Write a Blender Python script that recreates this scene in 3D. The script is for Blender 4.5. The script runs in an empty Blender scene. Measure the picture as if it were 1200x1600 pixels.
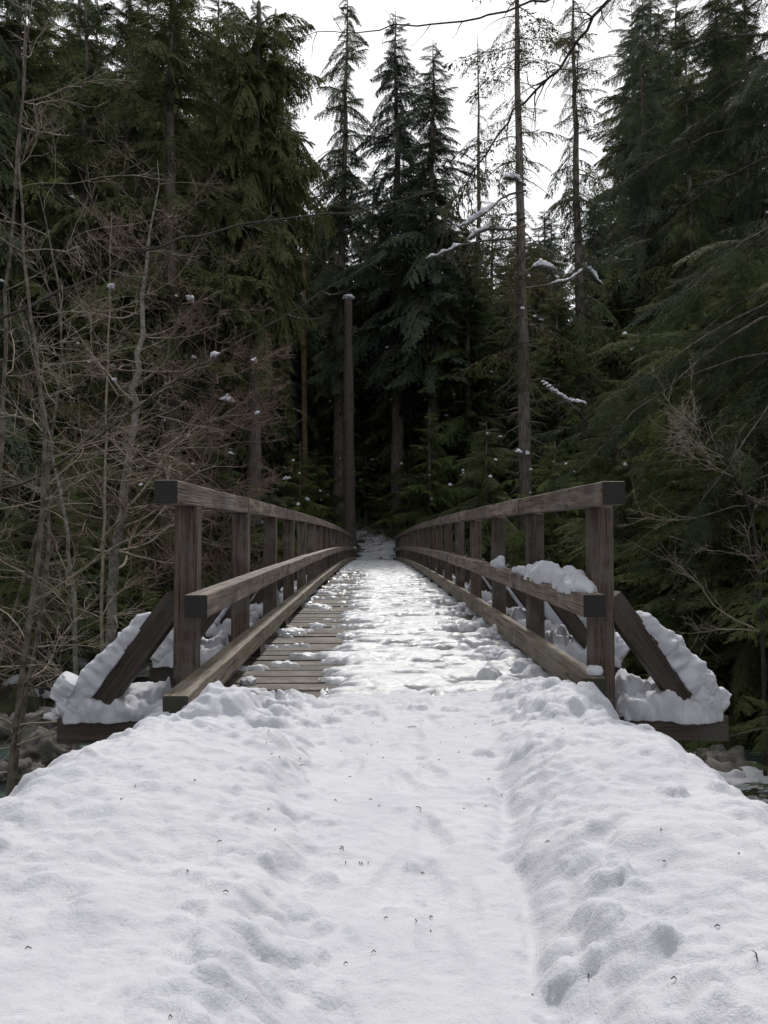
import bpy, bmesh, math, random
import numpy as np
from mathutils import Vector, Matrix, Euler

random.seed(7)
RNG = np.random.default_rng(11)
S = bpy.context.scene
COL = S.collection

# ------------------------------------------------------------------ camera
CAM = Vector((-0.14, 0.0, 1.0))
PITCH, YAW, F = math.radians(2.39), math.radians(0.86), 1200.0
cd = bpy.data.cameras.new('camera')
cam = bpy.data.objects.new('camera', cd)
COL.objects.link(cam)
cam.location = CAM
cam.rotation_euler = (math.radians(90) + PITCH, 0, -YAW)
cd.sensor_fit = 'VERTICAL'; cd.sensor_height = 24.0; cd.sensor_width = 18.0
cd.lens = 24.0 * F / 1600.0
cd.clip_start = 0.05; cd.clip_end = 2000
S.camera = cam
CROT = Euler(cam.rotation_euler).to_matrix()

def at(px, py, y):
    """point on the ray through photograph pixel (px, py) at forward distance y"""
    d = CROT @ Vector(((px - 600) / F, -(py - 800) / F, -1.0))
    return CAM + d * (y / d.y)

# ------------------------------------------------------------------ world, sun, exposure
SUN_EL, SUN_AZ = math.radians(49), math.radians(9)     # azimuth from +Y towards +X
w = bpy.data.worlds.new('World'); S.world = w; w.use_nodes = True
nt = w.node_tree; nt.nodes.clear()
out = nt.nodes.new('ShaderNodeOutputWorld'); bg = nt.nodes.new('ShaderNodeBackground')
sky = nt.nodes.new('ShaderNodeTexSky'); sky.sky_type = 'NISHITA'; sky.sun_disc = False
sky.sun_elevation = SUN_EL; sky.sun_rotation = SUN_AZ; sky.air_density = 1.0; sky.dust_density = 3.0
tc = nt.nodes.new('ShaderNodeTexCoord'); ns = nt.nodes.new('ShaderNodeTexNoise')
ns.inputs['Scale'].default_value = 2.2; ns.inputs['Detail'].default_value = 5
cr = nt.nodes.new('ShaderNodeValToRGB')
cr.color_ramp.elements[0].position = 0.3; cr.color_ramp.elements[0].color = (10.8, 11.1, 11.6, 1)
cr.color_ramp.elements[1].position = 0.7; cr.color_ramp.elements[1].color = (13.6, 13.7, 13.9, 1)
mx = nt.nodes.new('ShaderNodeMix'); mx.data_type = 'RGBA'; mx.inputs[0].default_value = 0.88
L = nt.links.new
L(tc.outputs['Generated'], ns.inputs['Vector']); L(ns.outputs['Fac'], cr.inputs['Fac'])
L(sky.outputs[0], mx.inputs[6]); L(cr.outputs[0], mx.inputs[7])
L(mx.outputs[2], bg.inputs['Color']); bg.inputs['Strength'].default_value = 0.060
L(bg.outputs[0], out.inputs['Surface'])
sd = bpy.data.lights.new('sun', 'SUN'); sun = bpy.data.objects.new('sun', sd); COL.objects.link(sun)
sd.energy = 2.1; sd.angle = math.radians(6); sd.color = (1.0, 0.965, 0.91)
sdir = Vector((math.sin(SUN_AZ) * math.cos(SUN_EL), math.cos(SUN_AZ) * math.cos(SUN_EL), math.sin(SUN_EL)))
sun.rotation_euler = sdir.to_track_quat('Z', 'Y').to_euler()
sun.location = (0, 0, 60)
S.view_settings.view_transform = 'Standard'; S.view_settings.look = 'None'
S.view_settings.exposure = 0.60; S.view_settings.gamma = 1.0; S.view_settings.use_curve_mapping = False
S.cycles.max_bounces = 6; S.cycles.diffuse_bounces = 3; S.cycles.transparent_max_bounces = 6

# ------------------------------------------------------------------ numpy noise
_P = np.random.default_rng(5).permutation(256); _P = np.concatenate([_P, _P, _P])
_G = np.random.default_rng(6).normal(size=(256, 3)); _G /= np.linalg.norm(_G, axis=1)[:, None]
def pn(x, y, z=0.0):
    x, y, z = np.broadcast_arrays(np.asarray(x, float), np.asarray(y, float), np.asarray(z, float))
    xi, yi, zi = np.floor(x).astype(int), np.floor(y).astype(int), np.floor(z).astype(int)
    xf, yf, zf = x - xi, y - yi, z - zi
    u, v, t = [a * a * a * (a * (a * 6 - 15) + 10) for a in (xf, yf, zf)]
    r = 0.0
    for a in (0, 1):
        for b in (0, 1):
            for c in (0, 1):
                g = _G[_P[_P[_P[(xi + a) & 255] + ((yi + b) & 255)] + ((zi + c) & 255)]]
                d = g[..., 0] * (xf - a) + g[..., 1] * (yf - b) + g[..., 2] * (zf - c)
                r = r + d * (u if a else 1 - u) * (v if b else 1 - v) * (t if c else 1 - t)
    return r
def fbm(x, y, z=0.0, o=4, g=0.5):
    r, a, f = 0.0, 1.0, 1.0
    for i in range(o):
        r = r + a * pn(x * f + 17.3 * i, y * f - 9.1 * i, z * f + 3.7 * i); a *= g; f *= 2.03
    return r
def sst(a, b, x):
    t = np.clip((x - a) / (b - a), 0, 1); return t * t * (3 - 2 * t)

# ------------------------------------------------------------------ mesh helpers
class MB:
    def __init__(s): s.v = []; s.q = []; s.t = []; s.n = 0
    def add(s, v, q=None, t=None):
        v = np.asarray(v, float).reshape(-1, 3)
        if q is not None and len(q): s.q.append(np.asarray(q, int).reshape(-1, 4) + s.n)
        if t is not None and len(t): s.t.append(np.asarray(t, int).reshape(-1, 3) + s.n)
        s.v.append(v); s.n += len(v)
    def tube(s, pts, rad, k=5, cap=True):
        p = np.asarray(pts, float); r = np.asarray(rad, float); n = len(p)
        d = np.gradient(p, axis=0); d /= (np.linalg.norm(d, axis=1)[:, None] + 1e-9)
        ref = np.array([0, 0, 1.0]) if abs(d[:, 2]).mean() < .8 else np.array([1.0, 0, 0])
        a = np.cross(d, ref); a /= (np.linalg.norm(a, axis=1)[:, None] + 1e-9); b = np.cross(d, a)
        th = np.arange(k) * 2 * math.pi / k
        v = p[:, None] + r[:, None, None] * (np.cos(th)[None, :, None] * a[:, None] + np.sin(th)[None, :, None] * b[:, None])
        i = np.arange(n - 1)[:, None] * k; j = np.arange(k)[None]; j2 = (j + 1) % k
        q = np.stack([i + j, i + j2, i + k + j2, i + k + j], -1).reshape(-1, 4)
        v = v.reshape(-1, 3)
        t = None
        if cap:
            v = np.concatenate([v, p[-1:] + d[-1:] * r[-1]]); e = (n - 1) * k
            t = np.stack([e + np.arange(k), e + (np.arange(k) + 1) % k, np.full(k, n * k)], -1)
        s.add(v, q, t)
    def mesh(s, name, mat, smooth=True):
        m = bpy.data.meshes.new(name)
        v = np.concatenate(s.v)
        q = np.concatenate(s.q) if s.q else np.zeros((0, 4), int)
        t = np.concatenate(s.t) if s.t else np.zeros((0, 3), int)
        m.vertices.add(len(v)); m.vertices.foreach_set('co', v.astype(np.float32).ravel())
        m.loops.add(q.size + t.size); m.polygons.add(len(q) + len(t))
        m.loops.foreach_set('vertex_index', np.concatenate([q.ravel(), t.ravel()]).astype(np.int32))
        st = np.concatenate([np.arange(len(q)) * 4, q.size + np.arange(len(t)) * 3]).astype(np.int32)
        m.polygons.foreach_set('loop_start', st)
        m.update(calc_edges=True)
        if smooth: m.polygons.foreach_set('use_smooth', np.ones(len(q) + len(t), bool))
        if mat: m.materials.append(mat)
        return m
def link(name, mesh, parent=None, loc=None, rot=None, scale=None):
    o = bpy.data.objects.new(name, mesh); COL.objects.link(o)
    if parent: o.parent = parent
    if loc is not None: o.location = loc
    if rot is not None: o.rotation_euler = rot
    if scale is not None: o.scale = scale
    return o
def tag(o, label=None, cat=None, group=None, kind=None):
    if label: o['label'] = label
    if cat: o['category'] = cat
    if group: o['group'] = group
    if kind: o['kind'] = kind
    return o
def grid(xs, ys, zf, keep=None):
    X, Y = np.meshgrid(xs, ys); Z = zf(X, Y)
    nx, ny = len(xs), len(ys)
    i = (np.arange(ny - 1)[:, None] * nx + np.arange(nx - 1)[None])
    q = np.stack([i, i + 1, i + nx + 1, i + nx], -1).reshape(-1, 4)
    v = np.stack([X, Y, Z], -1).reshape(-1, 3)
    if keep is not None:
        k = keep(X, Y, Z).ravel(); q = q[k[q].any(axis=1)]
        used = np.zeros(len(v), bool); used[q.ravel()] = True
        idx = np.cumsum(used) - 1; v = v[used]; q = idx[q]
    mb = MB(); mb.add(v, q); return mb

# ------------------------------------------------------------------ materials
def mat(name):
    m = bpy.data.materials.new(name); m.use_nodes = True; n = m.node_tree; n.nodes.clear()
    o = n.nodes.new('ShaderNodeOutputMaterial'); p = n.nodes.new('ShaderNodeBsdfPrincipled')
    n.links.new(p.outputs[0], o.inputs[0]); return m, n, p, o
def N(n, t, **kw):
    a = n.nodes.new(t)
    for k, v in kw.items():
        if k in a.inputs: a.inputs[k].default_value = v
        else: setattr(a, k, v)
    return a
def ramp(n, src, stops):
    r = n.nodes.new('ShaderNodeValToRGB'); e = r.color_ramp.elements
    while len(e) < len(stops): e.new(0.5)
    for x, (p, c) in zip(e, stops): x.position = p; x.color = (*c, 1) if len(c) == 3 else c
    n.links.new(src, r.inputs[0]); return r.outputs[0]
def mixc(n, f, a, b, mode='MIX'):
    m = n.nodes.new('ShaderNodeMix'); m.data_type = 'RGBA'; m.blend_type = mode
    for s, i in ((f, 0), (a, 6), (b, 7)):
        if hasattr(s, 'is_output'): n.links.new(s, m.inputs[i])
        else: m.inputs[i].default_value = s if i == 0 else (*s, 1)
    return m.outputs[2]
def math_(n, op, a, b=None):
    m = n.nodes.new('ShaderNodeMath'); m.operation = op
    for s, i in ((a, 0), (b, 1)):
        if s is None: continue
        if hasattr(s, 'is_output'): n.links.new(s, m.inputs[i])
        else: m.inputs[i].default_value = s
    return m.outputs[0]
def noise(n, vec, scale, detail=4, rough=.55):
    a = N(n, 'ShaderNodeTexNoise', Scale=scale, Detail=detail, Roughness=rough)
    if vec is not None: n.links.new(vec, a.inputs['Vector'])
    return a.outputs['Fac']
def bump(n, p, h, strength, dist):
    b = N(n, 'ShaderNodeBump', Strength=strength, Distance=dist)
    n.links.new(h, b.inputs['Height']); n.links.new(b.outputs[0], p.inputs['Normal']); return b

def snow_mat():
    m, n, p, o = mat('snow')
    co = N(n, 'ShaderNodeNewGeometry').outputs['Position']
    big = noise(n, co, 3.0, 5, .6); fine = noise(n, co, 90, 4, .7); sp = noise(n, co, 420, 2, .6)
    c = ramp(n, big, [(.25, (.44, .447, .492)), (.7, (.53, .533, .568))])
    dirt = ramp(n, noise(n, co, 38, 3, .7), [(.74, (0, 0, 0)), (.80, (1, 1, 1))])
    dz = ramp(n, noise(n, co, 1.3, 2, .5), [(.5, (0, 0, 0)), (.62, (1, 1, 1))])
    f = math_(n, 'MULTIPLY', math_(n, 'MULTIPLY', dirt, dz), .35)
    c = mixc(n, f, c, (.33, .27, .22))
    n.links.new(c, p.inputs['Base Color'])
    p.inputs['Roughness'].default_value = .6; p.inputs['Specular IOR Level'].default_value = .3
    p.inputs['Subsurface Weight'].default_value = .25
    p.inputs['Subsurface Radius'].default_value = (.03, .035, .045); p.inputs['Subsurface Scale'].default_value = .6
    h = math_(n, 'ADD', math_(n, 'MULTIPLY', fine, .6), math_(n, 'MULTIPLY', sp, .25))
    h = math_(n, 'ADD', h, math_(n, 'MULTIPLY', noise(n, co, 26, 4, .65), .7)); bump(n, p, h, .8, .012)
    return m
def ice_mat():
    # trodden snow on the deck: greyer, wet and glossy in places
    m, n, p, o = mat('trodden_snow')
    co = N(n, 'ShaderNodeNewGeometry').outputs['Position']
    mp = N(n, 'ShaderNodeMapping'); mp.inputs['Scale'].default_value = (1, 2.2, 1); n.links.new(co, mp.inputs[0])
    a = noise(n, mp.outputs[0], 3.2, 6, .65); fine = noise(n, mp.outputs[0], 60, 4, .7)
    c = ramp(n, a, [(.3, (.23, .22, .22)), (.43, (.40, .405, .425)), (.6, (.56, .565, .595))])
    dirt = ramp(n, noise(n, co, 30, 3, .7), [(.66, (0, 0, 0)), (.76, (1, 1, 1))])
    c = mixc(n, math_(n, 'MULTIPLY', dirt, .55), c, (.24, .19, .15))
    n.links.new(c, p.inputs['Base Color'])
    r = ramp(n, a, [(.32, (.16,) * 3), (.58, (.55,) * 3)]); n.links.new(r, p.inputs['Roughness'])
    h = math_(n, 'ADD', math_(n, 'MULTIPLY', fine, .5), noise(n, mp.outputs[0], 14, 4, .6))
    bump(n, p, h, .6, .012)
    return m
def wood_mat(name, dark, mid, light, endc, moss=.0, gray=.5):
    # timber laid with its grain along the local X axis
    m, n, p, o = mat(name)
    t = N(n, 'ShaderNodeTexCoord').outputs['Object']; oi = N(n, 'ShaderNodeObjectInfo')
    geo = N(n, 'ShaderNodeNewGeometry')
    add = N(n, 'ShaderNodeVectorMath', operation='ADD'); n.links.new(t, add.inputs[0])
    cm = N(n, 'ShaderNodeCombineXYZ')
    for i in range(3): n.links.new(math_(n, 'MULTIPLY', oi.outputs['Random'], 37.0 + 11 * i), cm.inputs[i])
    n.links.new(cm.outputs[0], add.inputs[1]); v = add.outputs[0]
    mp = N(n, 'ShaderNodeMapping'); mp.inputs['Scale'].default_value = (.9, 14, 14); n.links.new(v, mp.inputs[0])
    mp2 = N(n, 'ShaderNodeMapping'); mp2.inputs['Scale'].default_value = (1.5, 60, 60); n.links.new(v, mp2.inputs[0])
    g1 = noise(n, mp.outputs[0], 1.6, 6, .7); g2 = noise(n, mp2.outputs[0], 1.5, 4, .6); blot = noise(n, v, 4.5, 5, .7)
    c = ramp(n, g1, [(.28, dark), (.5, mid), (.74, light)])
    c = mixc(n, ramp(n, g2, [(.38, (1, 1, 1)), (.50, (0, 0, 0))]), c, tuple(x * .45 for x in dark))
    c = mixc(n, ramp(n, blot, [(.48, (0, 0, 0)), (.66, (1, 1, 1))]), c, (gray * .36, gray * .32, gray * .285))
    st = ramp(n, noise(n, v, 9, 4, .75), [(.52, (0, 0, 0)), (.7, (1, 1, 1))])
    c = mixc(n, math_(n, 'MULTIPLY', st, .6), c, tuple(x * .5 for x in dark))
    vk = N(n, 'ShaderNodeTexVoronoi', Scale=1.0); mk = N(n, 'ShaderNodeMapping'); mk.inputs['Scale'].default_value = (1.6, 5, 5); n.links.new(v, mk.inputs[0]); n.links.new(mk.outputs[0], vk.inputs['Vector'])
    c = mixc(n, ramp(n, vk.outputs['Distance'], [(.05, (1, 1, 1)), (.10, (0, 0, 0))]), c, tuple(x * .35 for x in dark))
    if moss:
        mo = ramp(n, noise(n, v, 7, 5, .7), [(.55, (0, 0, 0)), (.7, (1, 1, 1))])
        c = mixc(n, math_(n, 'MULTIPLY', mo, moss), c, (.10, .105, .04))
    rnd = ramp(n, oi.outputs['Random'], [(0, (.72,) * 3), (1, (1.15,) * 3)])
    c = mixc(n, 1.0, c, rnd, 'MULTIPLY')
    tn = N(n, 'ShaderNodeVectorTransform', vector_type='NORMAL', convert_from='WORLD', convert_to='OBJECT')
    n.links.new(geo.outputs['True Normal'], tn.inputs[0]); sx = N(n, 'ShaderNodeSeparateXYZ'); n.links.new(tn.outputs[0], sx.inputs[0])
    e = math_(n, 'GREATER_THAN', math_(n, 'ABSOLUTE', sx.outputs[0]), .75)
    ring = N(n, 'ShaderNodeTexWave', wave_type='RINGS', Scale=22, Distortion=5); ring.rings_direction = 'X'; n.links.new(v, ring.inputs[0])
    ec = mixc(n, ring.outputs['Fac'], endc, tuple(x * 1.7 for x in endc))  # ringed end grain; its near-black colour also holds the backlit shade of the ends
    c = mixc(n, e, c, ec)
    n.links.new(c, p.inputs['Base Color']); p.inputs['Roughness'].default_value = .66
    h = math_(n, 'ADD', math_(n, 'MULTIPLY', g2, 1.0), math_(n, 'MULTIPLY', g1, .8)); bump(n, p, h, 1.0, .010)
    return m
def leaf_mat(name, c0, c1, c2, trans=.36, sc=.6):
    m, n, p, o = mat(name)
    co = N(n, 'ShaderNodeNewGeometry').outputs['Position']; oi = N(n, 'ShaderNodeObjectInfo')
    a = noise(n, co, sc, 3, .6); b = noise(n, co, sc * 9, 2, .6)
    c = ramp(n, math_(n, 'ADD', math_(n, 'MULTIPLY', a, .6), math_(n, 'MULTIPLY', b, .4)), [(.34, c0), (.5, c1), (.66, c2)])
    rnd = ramp(n, oi.outputs['Random'], [(0, (.75, .8, .85)), (1, (1.2, 1.15, 1.0))])
    c = mixc(n, 1.0, c, rnd, 'MULTIPLY')
    n.links.new(c, p.inputs['Base Color']); p.inputs['Roughness'].default_value = .75; p.inputs['Specular IOR Level'].default_value = .10
    tr = N(n, 'ShaderNodeBsdfTranslucent'); n.links.new(c, tr.inputs[0])
    ms = N(n, 'ShaderNodeMixShader'); ms.inputs[0].default_value = trans
    n.links.new(p.outputs[0], ms.inputs[1]); n.links.new(tr.outputs[0], ms.inputs[2]); n.links.new(ms.outputs[0], o.inputs[0])
    return m
def bark_mat(name, c0, c1, sc=(9, 9, 1.6), k=1.5, patch=None, bs=.03):
    m, n, p, o = mat(name)
    t = N(n, 'ShaderNodeTexCoord').outputs['Object']; mp = N(n, 'ShaderNodeMapping'); mp.inputs['Scale'].default_value = sc
    n.links.new(t, mp.inputs[0]); a = noise(n, mp.outputs[0], k, 6, .7)
    c = ramp(n, a, [(.32, c0), (.64, c1)])
    if patch:
        f = ramp(n, noise(n, t, patch[1], 4, .6), [(.5, (0, 0, 0)), (.6, (1, 1, 1))]); c = mixc(n, math_(n, 'MULTIPLY', f, patch[2]), c, patch[0])
    n.links.new(c, p.inputs['Base Color']); p.inputs['Roughness'].default_value = .85; p.inputs['Specular IOR Level'].default_value = .2
    bump(n, p, a, .9, bs); return m

M = {}
M['snow'] = snow_mat(); M['ice'] = ice_mat()
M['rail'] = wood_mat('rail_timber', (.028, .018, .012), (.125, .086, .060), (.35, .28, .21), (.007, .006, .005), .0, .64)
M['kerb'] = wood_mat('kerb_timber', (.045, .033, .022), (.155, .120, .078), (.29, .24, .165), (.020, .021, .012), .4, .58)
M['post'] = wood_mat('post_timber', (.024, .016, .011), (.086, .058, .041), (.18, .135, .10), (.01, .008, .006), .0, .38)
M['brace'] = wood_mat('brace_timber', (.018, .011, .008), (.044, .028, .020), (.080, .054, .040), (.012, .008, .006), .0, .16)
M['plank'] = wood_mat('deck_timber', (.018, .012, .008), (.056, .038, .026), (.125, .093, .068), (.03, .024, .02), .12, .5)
M['fir'] = leaf_mat('fir_needles', (.045, .056, .028), (.080, .094, .044), (.118, .130, .062))
M['fir_green'] = leaf_mat('green_needles', (.052, .068, .026), (.092, .114, .042), (.132, .155, .062))
M['fir_blue'] = leaf_mat('dark_needles', (.036, .050, .034), (.070, .088, .060), (.105, .125, .084))
M['lichen'] = leaf_mat('lichen_needles', (.035, .034, .020), (.062, .058, .032), (.095, .088, .046))
M['fir_dark'] = leaf_mat('darkest_needles', (.016, .024, .014), (.034, .046, .024), (.062, .076, .038), .25)  # darker needle colour for the big hanging hemlock
M['brown'] = leaf_mat('dry_needles', (.045, .032, .022), (.075, .055, .036), (.11, .085, .055))
M['bark'] = bark_mat('conifer_bark', (.026, .021, .018), (.165, .142, .125))
M['sapling'] = bark_mat('sapling_bark', (.045, .036, .028), (.20, .17, .14), (6, 6, 3), 2.5, ((.05, .04, .03), 7, .8), .004)
M['bark_dark'] = bark_mat('snag_bark', (.016, .013, .011), (.11, .092, .08), (12, 12, 3), 2.0, None, .05)
M['bark_red'] = bark_mat('dead_wood', (.13, .075, .045), (.30, .19, .12))
M['alder'] = bark_mat('alder_bark', (.085, .078, .070), (.27, .25, .225), (5, 5, 3), 2.2, ((.07, .055, .045), 6, .7), .006)
M['twig'] = bark_mat('pale_twig', (.11, .092, .072), (.30, .255, .205), (5, 5, 5), 2.0, None, .003)
M['twig_red'] = bark_mat('red_twig', (.080, .054, .042), (.175, .125, .098), (5, 5, 5), 2.0, None, .003)
M['twig_dark'] = bark_mat('dark_twig', (.022, .018, .016), (.060, .050, .042), (5, 5, 5), 2.0, None, .003)

def ground_mat():
    m, n, p, o = mat('forest_floor')
    co = N(n, 'ShaderNodeNewGeometry').outputs['Position']
    a = noise(n, co, .55, 8, .68); b = noise(n, co, 6, 6, .7)
    c = ramp(n, b, [(.3, (.012, .011, .008)), (.55, (.035, .028, .018)), (.75, (.035, .045, .02))])
    f = ramp(n, a, [(.57, (0, 0, 0)), (.595, (1, 1, 1))])
    c = mixc(n, f, c, (.78, .80, .84)); n.links.new(c, p.inputs['Base Color']); p.inputs['Roughness'].default_value = .85
    h = math_(n, 'ADD', b, math_(n, 'MULTIPLY', f, .6)); bump(n, p, h, 1.0, .12); return m
M['ground'] = ground_mat()
def water_mat():
    m, n, p, o = mat('creek_water')
    co = N(n, 'ShaderNodeNewGeometry').outputs['Position']
    mp = N(n, 'ShaderNodeMapping'); mp.inputs['Scale'].default_value = (.6, 1.6, 1); mp.inputs['Rotation'].default_value = (0, 0, .35); n.links.new(co, mp.inputs[0])
    a = noise(n, mp.outputs[0], 1.1, 7, .7); b = noise(n, mp.outputs[0], 7, 5, .65)
    c = ramp(n, a, [(.35, (.020, .045, .040)), (.55, (.06, .10, .085))])
    f = ramp(n, math_(n, 'ADD', math_(n, 'MULTIPLY', a, .6), math_(n, 'MULTIPLY', b, .45)), [(.56, (0, 0, 0)), (.66, (1, 1, 1))])
    c = mixc(n, f, c, (.55, .62, .62)); n.links.new(c, p.inputs['Base Color'])
    p.inputs['Roughness'].default_value = .12; bump(n, p, math_(n, 'ADD', b, a), .9, .10); return m
M['water'] = water_mat()
M['rock'] = bark_mat('creek_rock', (.06, .055, .05), (.22, .20, .18), (2, 2, 2), 2.0, ((.05, .055, .03), 3, .5), .04)

# ------------------------------------------------------------------ bridge profile
Y0, BAY, NB = 4.87, 1.95, 21
YE = Y0 + BAY * NB
def arch(y): 
    u = (np.asarray(y, float) - (Y0 + YE) / 2) / ((YE - Y0) / 2)
    return .20 * (1 - np.clip(u * u, 0, 1.15))
def archf(y): return float(arch(y))

# ------------------------------------------------------------------ terrain
WATER_Z = -2.75
def terrain(x, y):
    x = np.asarray(x, float); y = np.asarray(y, float)
    yc = 12.2 + 1.2 * np.sin(x * .16) - .05 * x
    d = y - yc
    far = -3.2 + 1.5 * sst(4.2, 7.5, d) + 1.3 * sst(8, 24, d) + .36 * sst(20, 34, d)
    hill = np.clip(y - 46.8, 0, 30) * .27 + np.clip(y - 77, 0, 200) * .18
    near = -3.2 + 1.4 * sst(5.0, 9.0, -d) + .4 * sst(8, 16, -d)
    z = np.where(d > 0, far + hill, near)
    lump = fbm(x * .35, y * .35, 0, 4) * .45 + fbm(x * 1.7, y * 1.7, 2, 3) * .10
    k = 1 - np.exp(-((np.abs(x) / 1.6) ** 4)) * sst(42, 45, y) * (1 - sst(60, 75, y)) * .8
    side = np.abs(x) * .02 * sst(40, 60, y)
    return z + lump * k + side
def tz(x, y): return float(terrain(x, y))
xs = np.concatenate([np.linspace(-140, -22, 40), np.linspace(-21.6, 21.6, 170), np.linspace(22, 140, 40)])
ys = np.concatenate([np.linspace(-40, 2, 40), np.linspace(2.3, 30, 110), np.linspace(30.3, 75, 100), np.linspace(76, 260, 50)])
g = link('ground', grid(xs, ys, terrain).mesh('ground', M['ground'])); tag(g, kind='structure')
wx = np.linspace(-60, 60, 200); wy = np.linspace(4, 20, 60)
wt = link('water', grid(wx, wy, lambda X, Y: WATER_Z + .05 * fbm(X * .9, Y * 1.8, 0, 3)).mesh('water', M['water'])); tag(wt, kind='structure')

# ------------------------------------------------------------------ snow heightfield
FOOT = []
for i in range(30):
    FOOT.append((random.gauss(-.02, .13), random.uniform(.9, 5.2), random.gauss(0, .13), random.uniform(.010, .024)))
CLOD = []
rr = random.Random(3)
for i in range(300):
    y = rr.uniform(.9, 5.0); s = rr.random()
    if s < .50: x = -.38 - .06 * (y - 2) + rr.gauss(0, .09)
    elif s < .78: x = .33 + .11 * (y - 2) + rr.gauss(0, .10)
    else: x = rr.uniform(-1.25, 1.3)
    CLOD.append((x, y, .012 + .05 * rr.random() ** 2.6, rr.uniform(.3, .75)))
for i in range(170):   # heaped lumps where the bank meets the bridge and along the right kerb
    if rr.random() < .6: x, y = rr.uniform(.66, 1.16), 4.6 + 7 * rr.random() ** 1.5
    else: x, y = rr.choice([rr.uniform(-1.15, -.6), rr.uniform(.7, 1.25)]), rr.uniform(3.7, 4.7)
    CLOD.append((x, y, rr.uniform(.04, .10), rr.uniform(.4, .8)))
def lumps(x, y):
    z = np.zeros_like(x)
    for cx, cy, r, hh in CLOD:
        m = (np.abs(x - cx) < r * 1.1) & (np.abs(y - cy) < r * 1.1)
        if not m.any(): continue
        d2 = ((x[m] - cx) ** 2 + (y[m] - cy) ** 2) / (r * r)
        z[m] = np.maximum(z[m], r * hh * np.sqrt(np.clip(1 - d2, 0, 1)) * .9)
    return z
def snow_top(x, y):
    x = np.asarray(x, float); y = np.asarray(y, float)
    wob = fbm(x * .9, y * .9, 1.3, 3)
    wx = x + .07 * fbm(x * 3, y * 3, 7, 3); wy = y + .08 * fbm(x * 3, y * 3, 9, 3)
    pc = .02 + .05 * np.sin(y * 1.3)                           # centre of the trodden path
    wy2 = .09 * fbm(x * 0 + 3, y * 2.2, 0, 3)
    bl = sst(-.03, .17, -.33 - .06 * (y - 2) - wx + wy2); br = sst(-.07, .22, wx - (.29 + .11 * (y - 2)) + .08 * fbm(x * 0 + 8, y * 2.4, 0, 3))
    bank = (bl * .10 + br * .12) * (1 - .55 * sst(4.4, 5.6, y))
    z = .035 + .02 * wob + (.05 * np.exp(-(((x + .9) / .35) ** 2)) + .035 * np.exp(-(((x - .72) / .22) ** 2))) * (1 - sst(3.2, 3.9, y)) + bank * (1 + .5 * wob) * (1 - .5 * sst(3.2, 3.9, y))
    # heaps beside the bridge ends
    z += .10 * np.exp(-(((x + .90) / .16) ** 2 + ((y - 4.0) / .22) ** 2)) + .05 * np.exp(-(((x + 1.42) / .22) ** 2 + ((y - 3.9) / .3) ** 2)) + .09 * np.exp(-(((x - 1.0) / .24) ** 2 + ((y - 4.25) / .30) ** 2)) - .05 * np.exp(-(((x + 1.15) / .13) ** 2 + ((y - 3.9) / .25) ** 2))
    z += .05 * np.exp(-(((x - 1.2) / .2) ** 2 + ((y - 4.3) / .35) ** 2))
    z += .06 * np.exp(-(((x + 1.15) / .3) ** 2 + ((y - 3.1) / .9) ** 2)) + .05 * np.exp(-(((x - 1.1) / .3) ** 2 + ((y - 3.0) / .7) ** 2))
    # rut along the right of the path
    rut = np.exp(-(((wx - .25 - .11 * (y - 2)) / .04) ** 2)) * sst(1.0, 1.6, y) * (1 - sst(2.9, 3.5, y)); z -= .026 * rut
    # surface texture
    am = .35 + .65 * np.maximum(bl, br)
    edge = np.clip(np.exp(-((wx + .36 + .06 * (y - 2)) / .20) ** 2) + np.exp(-((wx - .36 - .11 * (y - 2)) / .16) ** 2) + sst(3.7, 4.4, y) * .7 + .6 * sst(.05, .28, fbm(x * .9, y * .7, 41, 2)) + .8 * sst(.95, 1.25, np.abs(x)), 0, 1)
    z += (np.abs(fbm(wx * 3.1, wy * 3.1, 4, 4, .55)) * (.046 + .034 * edge) + fbm(x * 9, y * 9, 5, 4, .6) * (.014 + .010 * edge) + np.abs(fbm(wx * 7, wy * 7, 14, 3, .5)) * (.008 + .008 * edge)) * am
    z += fbm(x * 30, y * 30, 6, 3, .6) * .0045
    z += np.clip(fbm(wx * 5.5, wy * 5.5, 11, 3, .5) - .12, 0, 1) * .06 * edge
    for fx, fy, a, dp in FOOT:
        m = (np.abs(x - fx) < .35) & (np.abs(y - fy) < .35)
        if not m.any(): continue
        u = (x[m] - fx) * math.cos(a) + (y[m] - fy) * math.sin(a); v = -(x[m] - fx) * math.sin(a) + (y[m] - fy) * math.cos(a)
        r2 = (u / (.052 - .012 * np.sin(v * 12))) ** 2 + (v / .145) ** 2
        tread = 1 + .12 * np.sin(v * 260) * (r2 < .8)
        z[m] += -dp * np.exp(-np.clip(r2, 0, 60) ** 2 * .7) * tread + dp * .15 * np.exp(-((np.sqrt(r2) - 1.35) / .25) ** 2)
    z += lumps(x, y) * (.75 + .5 * (fbm(x * 20, y * 20, 3, 2) + .5))
    # fall away at the sides and round the abutment
    ex = np.abs(x) + .16 * fbm(y * 1.3, x * 0 + np.sign(x) * 5, 2, 4)
    e0 = 1.20 + .05 * np.clip(2.4 - y, 0, 10) - (.24 + .03 * sst(2.4, 3.6, y)) * (x > 0) - .09 * sst(2.4, 3.4, y) * (x < 0) + .07 * fbm(x * 2.6, y * 2.6, 51, 3)
    drop = np.clip(ex - e0, 0, 10); fall = np.where(drop < .3, drop * drop * 2.2, .198 + (drop - .3) * 1.25)
    endd = np.clip(y - 4.55, 0, 10) * sst(1.12, 1.26, np.abs(x)); fall = fall + np.where(endd < .15, endd * endd * 8, .18 + (endd - .15) * 2.4)
    z = z - fall
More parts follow.
